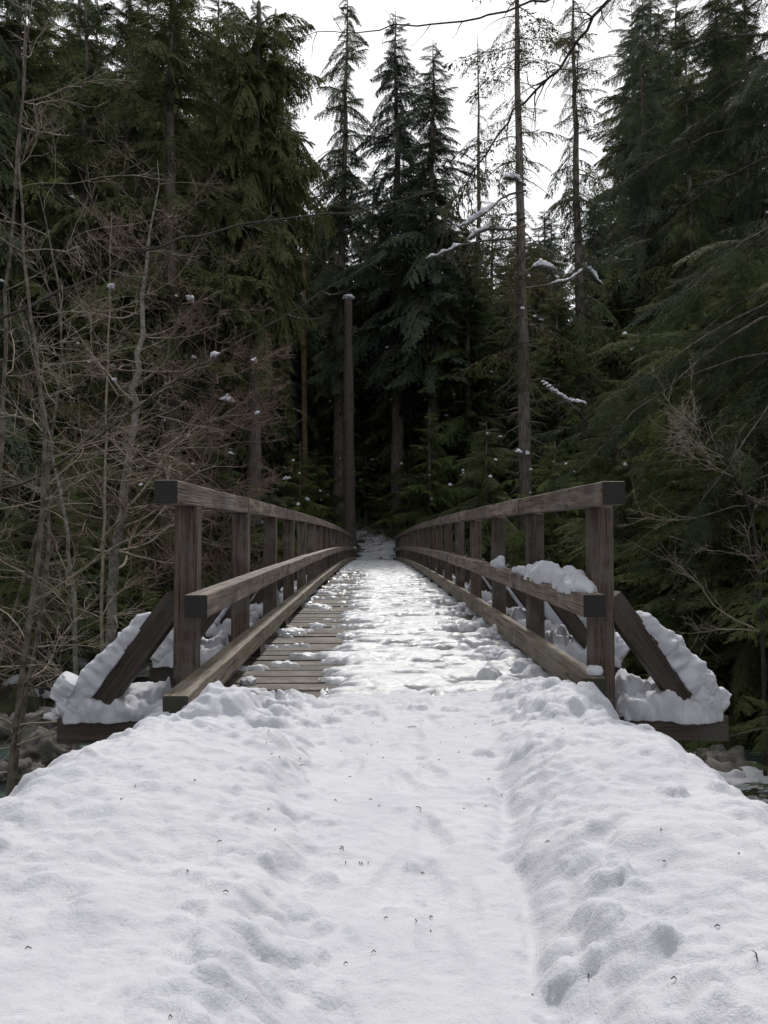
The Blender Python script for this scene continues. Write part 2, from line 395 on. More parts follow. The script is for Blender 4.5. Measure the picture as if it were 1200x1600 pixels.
    # thin and broken on the deck
    t = sst(4.75, 5.4, y) * (np.abs(x) < 1.3)
    z = np.where((np.abs(x) < .62) & (y < 5.2), np.maximum(z, .012), z)
    f = fbm(x * 1.6, y * 3.4, 20, 5, .6)
    left = sst(.12, .62, -x) * (1 - sst(20, 34, y)); rgt = sst(.60, .85, x) * (1 - sst(16, 30, y))
    pat = f * 1.45 + .42 - left * .90 - rgt * .46
    near_l = sst(.55, .7, -x) * sst(4.1, 4.35, y) * (1 - t); pat2 = f * 1.0 + .25 - near_l * .5
    th = np.where(pat > 0, np.minimum(.012 + .055 * np.sqrt(np.clip(pat, 0, 1)), .06), pat * .3)
    deck = th + .006 * fbm(x * 12, y * 20, 3, 3) + lumps(x, y) * 1.15 - .3 * np.clip(np.abs(x) - 1.16, 0, 1)
    zz = z * (1 - t) + deck * t
    hole = np.where((near_l > .3) & (pat2 < 0), -.05, 0.0) * sst(.3, .8, near_l)
    return zz + hole + arch(y) * sst(4.0, 5.0, y)
print('snow')
bx = np.concatenate([np.linspace(-9, -2.4, 60), np.linspace(-2.37, 2.37, 395), np.linspace(2.4, 9, 60)])
by = np.concatenate([np.linspace(-5, .7, 45), np.linspace(.72, 5.0, 380), np.linspace(5.03, 6.4, 30)])
def keep_bank(X, Y, Z):
    on = (np.abs(X) < 1.24) & (Y > 4.15)
    return ~((on & (Z < arch(Y) + .004)) | ((Y > 5.0) & (np.abs(X) < 1.45)))
sb = link('snow_bank', grid(bx, by, snow_top, keep_bank).mesh('snow_bank', M['snow'])); sb['kind'] = 'structure'
dx = np.linspace(-1.2, 1.2, 150)
dy = np.concatenate([np.arange(5.0, 10, .016), np.arange(10, 20, .035), np.arange(20, YE + 1.2, .09)])
def keep_deck(X, Y, Z): return Z > arch(Y) + .004
ds = link('deck_snow', grid(dx, dy, snow_top, keep_deck).mesh('deck_snow', M['ice']))
tag(ds, 'thin trodden icy snow broken over the planks of the footbridge deck', 'snow', kind='stuff')

# ------------------------------------------------------------------ timbers
def timber(name, lx, ly, lz, m, bev=.008, seed=0, seg=4):
    """squared timber, long axis X, with softened and slightly uneven edges"""
    bm = bmesh.new(); bmesh.ops.create_cube(bm, size=1.0)
    bmesh.ops.scale(bm, vec=(lx, ly, lz), verts=bm.verts)
    bmesh.ops.bevel(bm, geom=list(bm.edges), offset=bev, segments=2, affect='EDGES', profile=.6)
    me = bpy.data.meshes.new(name); bm.to_mesh(me); bm.free()
    me.materials.append(m)
    return me
bridge = bpy.data.objects.new('footbridge', None); COL.objects.link(bridge); bridge.location = (0, Y0, 0)
tag(bridge, 'long arched wooden footbridge with three-rail timber sides, partly covered in snow', 'footbridge')
def bpart(name, mesh, loc, rot=(0, 0, 0)):
    o = link(name, mesh, bridge, (loc[0], loc[1] - Y0, loc[2]), rot); return o
def span(name, mat_, x, ya, yb, zoff, sy, sz, cache={}):
    """a rail length running along the deck between two distances, following the arch"""
    za, zb = archf(ya) + zoff, archf(yb) + zoff; ln = math.hypot(yb - ya, zb - za) - .004
    key = (name, round(ln, 2))
    if key not in cache: cache[key] = timber(name, ln, sy, sz, mat_, .009)
    return bpart(name, cache[key], (x, (ya + yb) / 2, (za + zb) / 2), (0, -math.atan2(zb - za, yb - ya), math.pi / 2))
XP = 1.233
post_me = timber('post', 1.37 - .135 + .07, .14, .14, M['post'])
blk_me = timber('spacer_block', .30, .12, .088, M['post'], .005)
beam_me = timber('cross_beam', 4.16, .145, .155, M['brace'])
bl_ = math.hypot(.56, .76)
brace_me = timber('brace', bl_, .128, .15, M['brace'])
for k in range(NB + 1):
    y = Y0 + k * BAY; a = archf(y)
    bpart('cross_beam', beam_me, (0, y, a - .07 - .0785), (0, 0, 0))
    for s in (-1, 1):
        jit = random.uniform(-.004, .004)
        bpart('post', post_me, (s * (XP + .07), y, a - .07 + (1.235 + .07) / 2), (0, -math.pi / 2, jit))
        bpart('spacer_block', blk_me, (s * (XP - .068), y, a + .045), (0, 0, math.pi / 2))
        # brace from the outside of the post down to the outrigger
        x0, z0, x1, z1 = XP + .125, a + .66, XP + .125 + .56, a - .10
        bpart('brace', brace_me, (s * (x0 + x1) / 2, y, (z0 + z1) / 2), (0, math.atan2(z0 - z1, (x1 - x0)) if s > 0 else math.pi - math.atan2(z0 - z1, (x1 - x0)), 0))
for s in (-1, 1):
    xt = -(XP + .07) if s < 0 else XP - .005
    ends = dict(top_rail=(4.33, 1.37 - .0675), mid_rail=(4.5, .71 - .0675), kerb_rail=(4.05 if s < 0 else 4.52, .225 - .0675))
    for nm, (ys_, zo) in ends.items():
        x = xt if nm == 'top_rail' else s * (XP - .0675)
        off = 0 if nm != 'mid_rail' else 1
        joints = [ys_] + [Y0 + BAY * k for k in range(1, NB)] + [YE + .35]
        for ya, yb in zip(joints[:-1], joints[1:]):
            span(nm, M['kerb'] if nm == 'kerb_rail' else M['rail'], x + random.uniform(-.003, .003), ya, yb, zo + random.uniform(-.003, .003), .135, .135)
# deck planks across the bridge, each one its own board
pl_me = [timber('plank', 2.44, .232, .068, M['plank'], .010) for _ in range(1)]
y = 3.95; i = 0
while y < YE + .5:
    o = bpart('plank', pl_me[0], (random.uniform(-.006, .006), y, archf(y) - .035 + random.uniform(-.010, .004)), (random.uniform(-.012, .012), 0, random.uniform(-.004, .004)))
    o.scale[1] = random.uniform(.97, 1.0); y += .243; i += 1
# two glued girders below
for s in (-1, 1):
    for k in range(0, NB, 3):
        ya, yb = Y0 + BAY * k - (.6 if k == 0 else 0), Y0 + BAY * (k + 3) + (.6 if k + 3 >= NB else 0)
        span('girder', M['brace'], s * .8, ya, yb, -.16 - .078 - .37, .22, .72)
# bolts on the near braces and beams
bolt = MB()
th = np.arange(8) * math.pi / 4
bolt.add(np.concatenate([np.stack([np.cos(th) * .014, np.zeros(8), np.sin(th) * .014], -1), np.stack([np.cos(th) * .014, np.full(8, -.012), np.sin(th) * .014], -1), [[0, -.014, 0]]]),
         [[j, (j + 1) % 8, 8 + (j + 1) % 8, 8 + j] for j in range(8)], [[8 + j, 8 + (j + 1) % 8, 16] for j in range(8)])
mm, n_, p_, o_ = mat('rusty_bolt'); p_.inputs['Base Color'].default_value = (.05, .03, .02, 1); p_.inputs['Metallic'].default_value = .6; p_.inputs['Roughness'].default_value = .7
bolt_me = bolt.mesh('bolt', mm)
for k in range(4):
    for zz in (.53, 1.12, 1.18):
        bpart('bolt', bolt_me, (XP + .0, Y0 + k * BAY + (.03 if zz > 1.15 else -.02), archf(Y0 + k * BAY) + zz), (0, 0, math.pi / 2 * -1 + math.pi))

# ------------------------------------------------------------------ snow ridges lying on timbers
def ridge(mb, pts, wid, hei, up=(0, 0, 1), seed=0, n=90, k=22, lump=.35, side=None):
    """rounded lumpy snow lying along a line; flat underneath"""
    p = np.asarray(pts, float); t = np.linspace(0, 1, len(p)); tt = np.linspace(0, 1, n)
    c = np.stack([np.interp(tt, t, p[:, i]) for i in range(3)], -1)
    wd = np.interp(tt, np.linspace(0, 1, len(wid)), wid); ht = np.interp(tt, np.linspace(0, 1, len(hei)), hei)
    d = np.gradient(c, axis=0); d /= np.linalg.norm(d, axis=1)[:, None]
    up = np.asarray(up, float); sd_ = np.cross(d, up); sd_ /= np.linalg.norm(sd_, axis=1)[:, None]; upv = np.cross(sd_, d)
    e = np.clip(np.minimum(tt, 1 - tt) * n / 7.0, 0, 1) ** .5
    th = np.linspace(-.25, math.pi + .25, k)
    cx, cz = np.cos(th), np.maximum(np.sin(th), -.12)
    cx = np.sign(cx) * np.abs(cx) ** .75; cz = np.sign(cz) * np.abs(cz) ** .8
    v = c[:, None] + sd_[:, None] * (cx[None, :, None] * (wd * e)[:, None, None]) + upv[:, None] * (cz[None, :, None] * (ht * e)[:, None, None])
    nn = fbm(v[..., 0] * 9 + seed, v[..., 1] * 9, v[..., 2] * 9, 4, .6)
    nb = np.abs(fbm(v[..., 0] * 5 + seed * 3, v[..., 1] * 5, v[..., 2] * 5, 3, .5))
    off = (nn * .35 + (nb - .12) * 1.1) * lump * 2
    dirv = v - c[:, None]; 
    v = v + dirv * off[..., None] + dirv / (np.linalg.norm(dirv, axis=-1)[..., None] + 1e-6) * (fbm(v[..., 0] * 26, v[..., 1] * 26 + seed, v[..., 2] * 26, 3, .6) * .010)[..., None]
    i = np.arange(n - 1)[:, None] * k; j = np.arange(k - 1)[None]
    q = np.stack([i + j, i + j + 1, i + k + j + 1, i + k + j], -1).reshape(-1, 4)
    bt = np.stack([i[:, 0], i[:, 0] + k, i[:, 0] + 2 * k - 1, i[:, 0] + k - 1], -1)
    mb.add(v.reshape(-1, 3), np.concatenate([q, bt]))
ang = math.atan2(.76, .56)
def beam_snow(mb, s, k, thick, seed, brace=True, inner=True):
    nk = dict(n=90, k=22) if k < 2 else (dict(n=44, k=14) if k < 6 else dict(n=16, k=9))
    y = Y0 + k * BAY; a = archf(y); zt = a - .072
    # on the outrigger, from beside the post to its end
    ridge(mb, [(s * 1.40, y, zt), (s * 2.07, y, zt)], [.08, .09, .085, .10, .09], [thick * q for q in (.8, .75, 1.0, .9, 1.25)], seed=seed, **nk)
    if brace:
        ux, uz = math.sin(ang) * s, math.cos(ang)
        top = .075
        A = np.array((s * (XP + .125 + .10), y, a + .66 - .10 * math.tan(ang))) + np.array((ux * top, 0, uz * top))
        B = np.array((s * (XP + .125 + .60), y, a + .66 - .60 * math.tan(ang))) + np.array((ux * top, 0, uz * top))
        ridge(mb, [A, A * .5 + B * .5, B], [.05, .072, .08, .09], [thick * .35, thick * .75, thick * .95, thick * 1.15], up=(ux, 0, uz), seed=seed + 5, **nk)
    if inner:  # mound banked in the corner behind the brace
        ridge(mb, [(s * 1.42, y + .10, zt), (s * 1.85, y + .16, zt)], [.10, .12, .10], [thick * 1.5, thick * 1.2, thick * .8], seed=seed + 9, **nk)
for s, side in ((-1, 'left'), (1, 'right')):
    for k, word in ((0, 'nearest'), (1, 'second')):
        mb = MB(); beam_snow(mb, s, k, (.125 if s < 0 else .16) + .03 * k, 3 + k * 7 + (s > 0) * 31)
        if k == 0 and s > 0:
            ridge(mb, [(1.92, Y0 - .01, -.02), (1.97, Y0, .20)], [.085, .08], [.10, .08], seed=77, lump=.2)
        if k == 0 and s < 0:
            ridge(mb, [(-2.05, Y0, .0), (-1.97, Y0, .15)], [.08, .08], [.08, .09], seed=71)
        o = link('snow_drift', mb.mesh('snow_drift', M['snow']))
        tag(o, f'lumpy snow on the {word} outrigger and brace of the {side} railing', 'snow', 'snow lying on the bridge outriggers')
    mb = MB()
    for k in range(2, NB + 1): beam_snow(mb, s, k, random.uniform(.10, .22), k * 5 + (s > 0) * 50)
    o = link('outrigger_snow', mb.mesh('outrigger_snow', M['snow']))
    tag(o, f'snow lying on the farther outriggers and braces along the {side} railing', 'snow', kind='stuff')
xr = XP - .0675; mz = .71
mb = MB(); ridge(mb, [(xr, 4.60, mz + archf(4.6)), (xr + .01, 5.6, mz + archf(5.6)), (xr, 7.15, mz + archf(7.15))], [.055, .085, .07, .075, .05, .03], [.055, .115, .09, .105, .06, .035], seed=12, n=130, lump=.45)
tag(link('rail_snow', mb.mesh('rail_snow', M['snow'])), 'long ridge of old snow on top of the middle rail of the right railing', 'snow', 'snow left on the rails')
mb = MB(); ridge(mb, [(xr, 7.75, mz + archf(7.8)), (xr, 8.35, mz + archf(8.3))], [.06, .05, .03], [.14, .07, .03], seed=15, n=40, lump=.4)
tag(link('rail_snow', mb.mesh('rail_snow', M['snow'])), 'short snow lump on the right middle rail behind the third post', 'snow', 'snow left on the rails')
mb = MB(); ridge(mb, [(XP - .05, 4.56, .225), (XP - .02, 4.74, .225)], [.05, .045], [.05, .04], seed=18, n=24)
tag(link('rail_snow', mb.mesh('rail_snow', M['snow'])), 'small snow lump on the near end of the right kerb rail', 'snow', 'snow left on the rails')
mb = MB(); ridge(mb, [(-xr - .02, YE - .4, mz + .02), (-xr, YE + .3, mz)], [.08, .07], [.12, .10], seed=19, n=24)
tag(link('rail_snow', mb.mesh('rail_snow', M['snow'])), 'round snow cap on the far end of the left middle rail', 'snow', 'snow left on the rails')

def blob(name, loc, r, sq=.7, seed=0, sub=4, m='snow', lump=.35, mesh_only=False):
    bm = bmesh.new(); bmesh.ops.create_icosphere(bm, subdivisions=sub, radius=1.0)
    v = np.array([q.co[:] for q in bm.verts]); nn = 1 + lump * fbm(v[:, 0] * 1.6 + seed, v[:, 1] * 1.6, v[:, 2] * 1.6, 4, .6) * 1.5
    v = v * nn[:, None]; v[:, 2] *= sq; v *= np.asarray(r)
    for q, c in zip(bm.verts, v): q.co = c
    me = bpy.data.meshes.new(name); bm.to_mesh(me); bm.free(); me.materials.append(M[m])
    me.polygons.foreach_set('use_smooth', np.ones(len(me.polygons), bool))
    return me if mesh_only else link(name, me, None, loc)
for px, py, y, r, lb in ((728, 962, 0, .14, 'round snow lump beside the fourth post of the right kerb rail'),
                         (778, 1000, 0, .13, 'curled snow lump leaning against the right kerb rail at the third post'),
                         (345, 1108, 0, .09, 'rounded snow lump beside the near end of the left kerb rail'),
                         (388, 1062, 0, .05, 'small loose snow lump on bare planks near the left kerb rail'),
                         (775, 1035, 0, .12, 'flattened snow lump on the right side of the deck'),
                         (820, 1050, 0, .11, 'snow lump tucked below the second bay of the right kerb rail')):
    d = at(px, py, 1.0) - CAM; yy = (0.04 - 1.0) / d.z
    p = at(px, py, yy)
    o = blob('snow_lump', (p.x, p.y, archf(p.y) + r * .25), (r, r * 1.1, r), .75, seed=px * .1)
    tag(o, lb, 'snow lump', 'snow lumps on the deck')

# ------------------------------------------------------------------ conifers
def bough(seed, n2=20, n3=8, w=.014, flat=.12, tl=.34, wood=None, fine=0, hang=.0):
    """unit-length bough along +X: twigs on both sides, each fringed with narrow sprays (vectorised triangles)"""
    r = np.random.default_rng(seed)
    t = np.repeat(np.linspace(.10, .98, n2), 2); sgn = np.tile([1, -1], n2)
    t = t + r.normal(0, .012, t.size); L2 = tl * (1.12 - t) ** .75 * r.uniform(.6, 1.15, t.size) * np.clip(t * 5, .3, 1)
    an = np.radians(r.normal(52, 9, t.size)); dr = r.normal(-.10, flat, t.size)
    d2 = np.stack([np.cos(an), sgn * np.sin(an), dr], -1)
    b2 = np.stack([t, np.zeros_like(t), np.zeros_like(t)], -1)
    # tertiary
    u = np.linspace(.08, 1.0, n3); m = n3 * 2; uu = np.repeat(u, 2); s3 = np.tile([1, -1], n3)
    P = b2[:, None] + d2[:, None] * (L2[:, None] * uu[None])[..., None]
    P[..., 2] -= .35 * (L2[:, None] * uu[None]) ** 2 * 2
    a3 = np.radians(r.normal(42, 10, (t.size, m))) * s3[None]
    ca, sa = np.cos(a3), np.sin(a3)
    D = np.stack([d2[:, None, 0] * ca - d2[:, None, 1] * sa, d2[:, None, 0] * sa + d2[:, None, 1] * ca, d2[:, None, 2] + r.normal(-.12, .16, a3.shape)], -1)
    D /= np.linalg.norm(D, axis=-1)[..., None]
    l3 = (.11 * (1.15 - uu)[None] ** .6 * r.uniform(.6, 1.2, a3.shape)) * (L2[:, None] / tl) ** .4
    P = P.reshape(-1, 3); D = D.reshape(-1, 3); l3 = l3.ravel()
    if fine:
        f = np.tile(np.linspace(.05, .95, fine), 2); sf = np.repeat([1, -1], fine)
        P4 = P[:, None] + D[:, None] * (l3[:, None] * f[None])[..., None]
        sd_ = np.cross(D, np.array([0, 0, 1.0])); sd_ /= np.linalg.norm(sd_, axis=1)[:, None] + 1e-9
        D4 = D[:, None] * .55 + sd_[:, None] * sf[None, :, None] * .8 + r.normal(0, .18, (len(P), 2 * fine, 3))
        D4 /= np.linalg.norm(D4, axis=-1)[..., None]
        P = P4.reshape(-1, 3); D = D4.reshape(-1, 3); l3 = np.repeat(l3, 2 * fine) * .30 * r.uniform(.7, 1.2, len(P))
    sd_ = np.cross(D, r.normal(0, .45, D.shape) + np.array([0, 0, 1.0])); sd_ /= np.linalg.norm(sd_, axis=1)[:, None] + 1e-9
    ww = w * r.uniform(.7, 1.3, len(P))
    A = P - sd_ * ww[:, None] * .5; B = P + sd_ * ww[:, None] * .5 + D * l3[:, None] * .2; C = P + D * l3[:, None]
    V = np.stack([A, B, C], 1).reshape(-1, 3)
    V[:, 2] -= hang * V[:, 1] ** 2 * 2.2
    return V
def droop(V, d, up=0.0):
    V = V.copy(); x = V[:, 0]; V[:, 2] += up * x - d * x * x; return V
TPL = [bough(s, 19, 8, .024, hang=(.5, 1.3, 2.2)[s % 3], tl=(.30, .36, .42)[s % 3]) for s in range(6)]
TPF = [bough(s + 20, 26, 10, .017, .16, hang=(.5, 1.2, 2.0)[s % 3], tl=(.30, .36, .42)[s % 3]) for s in range(6)]
def rotm(az, pit, roll):
    return np.array(Euler((roll, -pit, az), 'XYZ').to_matrix()) if False else np.array(Matrix.Rotation(az, 3, 'Z') @ Matrix.Rotation(-pit, 3, 'Y') @ Matrix.Rotation(roll, 3, 'X'))
def conifer(name, seed, H=30.0, n=150, base=.12, wmax=3.2, shape=.8, dr=.35, top_up=.35, leafm='fir', keepf=1.0, r0=.38,
            dead=14, gap=.12, broken=None, lopsided=0, bare=.0, dens=1.0, lean=.0, tpl=None, jit=.17):
    tpl = tpl or TPL
    """trunk+limbs mesh and crown mesh, base at the origin"""
    r = np.random.default_rng(seed)
    tr = MB(); k = 26; hh = np.linspace(0, 1, k)
    wob = np.cumsum(r.normal(0, .035, (k, 2)), axis=0) * H / 30; wob -= wob[0]
    topf = broken or 1.0
    pts = np.stack([wob[:, 0] + lean * hh * H, wob[:, 1], hh * H * topf], -1)
    rad = r0 * (1 - hh * topf) ** .85 + .012; rad[0] *= 1.35; rad[1] *= 1.08
    tr.tube(pts, rad, 12)
    def tp(h):
        return np.array([np.interp(h, hh * topf, pts[:, i]) for i in range(3)])
    leaf = []
    hs = base + (topf - .01 - base) * np.sort(r.random(n) ** .92)
    az = r.random() * 6
    lob = r.random(5) * 6.28
    for h in hs:
        az += 2.4 + r.normal(0, .5)
        f = (1 - h) / (1 - base)
        Ln = wmax * (f ** shape) * (1 - .25 * max(0, f - .8) / .2) * r.uniform(.50, 1.18) + .30
        Ln *= 1 + .18 * math.sin(3 * az + lob[0] + h * 9) + lopsided * math.cos(az)
        if broken and h > topf - .03: Ln *= .5
        if r.random() < gap: Ln *= .45
        pit = top_up * (1 - f) ** 1.5 - .28 * f + r.normal(0, jit)
        R = rotm(az, pit, r.normal(0, .22)); o = tp(h)
        V = droop(tpl[r.integers(6)], dr * r.uniform(.3, 1.3), .12)
        if r.random() < .5: V = V * np.array([1, -1, 1])
        if keepf < 1:
            m = np.repeat(r.random(len(V) // 3) < keepf, 3); V = V[m]
        if r.random() >= bare:
            leaf.append((V * np.array([Ln, Ln * r.uniform(.7, 1.0), Ln])) @ R.T + o)
        x = np.linspace(0, .95, 6); sp = np.stack([x, 0 * x, .12 * x - dr * x * x], -1) * Ln
        tr.tube(sp @ R.T + o, np.linspace(.010 + .012 * Ln, .004, 6), 3, False)
    for i in range(dead):   # dead lower limbs
        h = base * r.uniform(.25, 1.5); az = r.random() * 6.28; Ln = r.uniform(.5, 2.2) * wmax / 3
        R = rotm(az, r.normal(-.25, .25), 0); x = np.linspace(0, 1, 6)
        sp = np.stack([x, r.normal(0, .05, 6).cumsum() * .4, -.25 * x * x + r.normal(0, .02, 6)], -1) * Ln
        tr.tube(sp @ R.T + tp(h), np.linspace(.028, .006, 6), 4, False)
        for q in range(4):
            j = r.integers(2, 5); e = sp[j] + np.array([r.uniform(.1, .3), r.normal(0, .25), r.normal(-.15, .1)]) * Ln
            tr.tube(np.stack([sp[j], e]) @ R.T + tp(h), [.008, .003], 3, False)
    V = np.concatenate(leaf); cb = MB(); cb.add(V, None, np.arange(len(V)).reshape(-1, 3))
    return tr.mesh(name + '_trunk', M['bark']), cb.mesh(name + '_crown', M[leafm], smooth=False), H
print('conifers')
T = {}
T['dense0'] = conifer('dense', 1, n=330, wmax=4.2, shape=.7, dr=.55, base=.06)
T['dense1'] = conifer('dense', 2, n=320, wmax=3.8, shape=.6, dr=.7, base=.05, leafm='fir_blue')
T['dense2'] = conifer('dense', 3, n=280, wmax=4.8, shape=.75, dr=.5, base=.04, leafm='fir', lopsided=.15, tpl=TPF)
T['green0'] = conifer('green', 4, n=300, wmax=5.2, shape=.7, dr=.5, base=.03, leafm='fir_green')
T['spire0'] = conifer('spire', 5, n=260, wmax=2.3, shape=.55, dr=.75, base=.28, leafm='fir_blue', gap=.35, top_up=.1, dead=50, r0=.33)
T['spire1'] = conifer('spire', 6, n=280, wmax=3.4, shape=.75, dr=.65, base=.30, leafm='fir_blue', gap=.2, top_up=.15, dead=30, r0=.36, lopsided=.1)
T['tall0'] = conifer('tall', 22, n=190, wmax=4.2, shape=.55, dr=.5, base=.22, leafm='fir', keepf=.85, gap=.3, dead=60, r0=.42, tpl=TPF, jit=.24)
T['sparse0'] = conifer('sparse', 7, n=120, wmax=2.4, shape=.5, dr=.65, base=.30, leafm='lichen', keepf=.45, gap=.45, dead=110, r0=.30, bare=.3, top_up=.0)
T['sparse1'] = conifer('sparse', 8, n=210, wmax=2.7, shape=.6, dr=.7, base=.25, leafm='fir', keepf=.6, gap=.4, dead=50, r0=.34, bare=.1, top_up=.05, lopsided=.12)
T['broken0'] = conifer('broken', 9, n=270, wmax=4.3, shape=.5, dr=.6, base=.34, jit=.26, leafm='fir', broken=.80, gap=.12, dead=24, r0=.52, tpl=TPF)
T['young0'] = conifer('young', 10, H=8, n=100, wmax=2.2, shape=.8, dr=.35, base=.03, leafm='fir_green', dead=0, r0=.09, top_up=.3, tpl=TPF)
T['young1'] = conifer('young', 12, H=6, n=110, wmax=2.1, shape=.7, dr=.45, base=.02, leafm='fir', dead=0, r0=.08, top_up=.2)

PLACED = []
def tree(kind, px, dist, top_py, name='conifer_tree', label='', group=None, wf=1.0, rf=1.0, cat='tree', X=None, leafm=None, rz=None, lean=0):
    x = at(px, 780, dist).x if X is None else X
    z = tz(x, dist) - .15
    H = T[kind][2] * (.8 if kind.startswith('broken') else 1)
    ztop = at(px, top_py, dist).z; s = (ztop - z) / H
    e = bpy.data.objects.new(name, None); COL.objects.link(e); e.location = (x, dist, z)
    e.rotation_euler = (0, lean, random.random() * 6.28 if rz is None else rz)
    ws = wf * (.45 * s + .55) ; e.scale = (ws, ws, s)
    link('trunk', T[kind][0], e); link('crown', T[kind][1], e)
    if rf != 1.0: e.children[0].scale = (rf, rf, 1)
    tag(e, label, cat, group); PLACED.append((x, dist)); return e

tree('spire0', 531, 53, -25, 'spire_tree', 'slender narrow spire conifer against the sky left of the double-topped fir', wf=1.2)
tree('spire1', 624, 52, 12, 'fir_tree', 'taller left spire of the two dense blue-green firs in the middle of the sky gap', wf=1.25)
tree('spire1', 674, 50, 66, 'fir_tree', 'shorter right spire of the two dense blue-green firs in the middle of the sky gap', wf=1.3)
tree('sparse0', 741, 57, 55, 'dead_topped_tree', 'thin half-dead conifer with drooping wispy branches alone against the white sky', wf=.95)
tree('sparse0', 822, 36, -260, 'tall_trunk_tree', 'tall straight dark trunk with few dead limbs rising behind the right railing', wf=1.0, rf=1.6, lean=-.004)
tree('sparse1', 912, 44, -70, 'sparse_tree', 'ragged lichen-hung conifer between the tall dark trunk and the right forest edge', wf=1.1)
tree('broken0', 396, 42, 10, 'broken_topped_tree', 'big dark fir with snapped-off top at the left edge of the sky gap', wf=.72)
tree('tall0', 268, 38, -250, 'fir_tree', 'massive dark fir with thick mossy limbs left of the broken-topped fir', wf=1.1, rf=1.25)
SIDE = (
 (20, 38, -160, 'tall0', 1.0, 'tall dark fir at the far left behind the edge saplings', 'tall firs on the left'),
 (125, 43, -90, 'tall0', .9, 'tall fir behind the slanting dark limb at the upper left', 'tall firs on the left'),
 (190, 50, -120, 'dense0', 1.2, 'tall fir in the gap left of the massive mossy-limbed fir', 'tall firs on the left'),
 (330, 52, -40, 'dense2', 1.0, 'tall fir standing between the massive fir and the broken-topped fir', 'tall firs on the left'),
 (-60, 38, -300, 'dense2', 1.3, 'tall fir cut off by the upper left edge of the view', 'tall firs on the left'),
 (-140, 24, -500, 'dense1', 1.2, 'nearest tall fir, its boughs entering at the left edge', 'tall firs on the left'),
 (452, 58, 160, 'dense1', .9, 'fir peeking out between broken-topped fir and slender spire', 'tall firs on the left'),
 (60, 55, -60, 'green0', 1.0, 'greener fir behind the dark ones near the left edge', 'tall firs on the left'),
 (1015, 49, -20, 'dense1', .9, 'narrow dark fir at the right rim of the sky gap', 'tall firs on the right'),
 (1085, 44, 20, 'dense0', .9, 'tall dark fir behind the hanging hemlock boughs', 'tall firs on the right'),
 (1175, 46, -60, 'dense2', .9, 'broad fir near the right edge behind the hemlock', 'tall firs on the right'),
 (1265, 40, -200, 'dense1', 1.0, 'tall fir cut off by the upper right edge', 'tall firs on the right'))
for px, d, tp_, kd, wf, lb, gr in SIDE: tree(kd, px, d, tp_, 'fir_tree', lb, gr, wf=wf)
for px, d, tp_, kd, wf in ((585, 62, 260, 'dense1', 1.0), (700, 63, 255, 'dense2', 1.0), (770, 64, 320, 'dense0', 1.0), (865, 62, 335, 'dense1', 1.0), (930, 66, 290, 'spire1', 1.0), (500, 64, 280, 'dense0', 1.0),
                           (645, 70, 230, 'dense2', 1.0), (815, 72, 330, 'dense2', 1.1), (968, 58, 350, 'dense1', 1.0), (560, 57, 330, 'dense2', .9), (725, 56, 370, 'dense1', 1.1), (845, 55, 380, 'dense0', 1.1)):
    tree(kd, px, d, tp_, 'fir_tree', 'one of the lower firs filling the forest behind the sky gap', 'firs behind the sky gap', wf=wf)
for px, d, tp_, wf, lb in ((735, 46, 360, 1.1, 'light green fir whose boughs hang left of the tall dark trunk'), (648, 53, 390, 1.1, 'light green fir below the double-topped firs'),
                       (870, 40, 450, 1.0, 'light green fir right of the tall dark trunk'), (965, 46, 400, 1.1, 'light green fir under the ragged lichen-hung conifer'),
                       (790, 50, 400, 1.0, 'light green fir just behind the tall dark trunk'), (580, 60, 420, 1.0, 'green fir behind the snow-capped snag')):
    tree('green0', px, d + 3, tp_, 'green_fir_tree', lb, 'light green firs behind the right railing', wf=wf)
# deeper rows that close the forest
rr = random.Random(21)
for row, (d0, cnt) in enumerate(((68, 16), (80, 19), (95, 22))):
    for i in range(cnt):
        px = -250 + 1700 * (i + rr.uniform(.1, .9)) / cnt; d = d0 + rr.uniform(-4, 5)
        if px < 430: tp_ = rr.uniform(-60, 90)
        elif px < 990: tp_ = rr.uniform(310, 400)
        else: tp_ = rr.uniform(-60, 60)
        side = 'left' if px < 430 else ('middle' if px < 990 else 'right')
        tree(rr.choice(['dense0', 'dense1', 'dense2']), px, d, tp_, 'fir_tree', f'far dark fir deep in the {side} of the forest', f'far firs in the {side} of the forest', wf=1.3)
# unseen forest behind and beside the photographer, added to cut sky light
for i, (X, y, H_) in enumerate(((-10, -5, 17), (-15, 3, 22), (10, -5, 17), (15, 4, 22), (-21, 12, 26), (22, 14, 26), (-7, -16, 18), (9, -17, 18))):
    kd = ['dense0', 'dense2', 'dense1'][i % 3]; z = tz(X, y) - .2
    e = bpy.data.objects.new('fir_tree', None); COL.objects.link(e); e.location = (X, y, z); e.scale = (1.1, 1.1, H_ / 30); e.rotation_euler = (0, 0, i * 1.7)
    link('trunk', T[kd][0], e); link('crown', T[kd][1], e); tag(e, 'unseen fir added to the forest around and behind the photographer', 'tree', 'unseen firs behind the photographer')

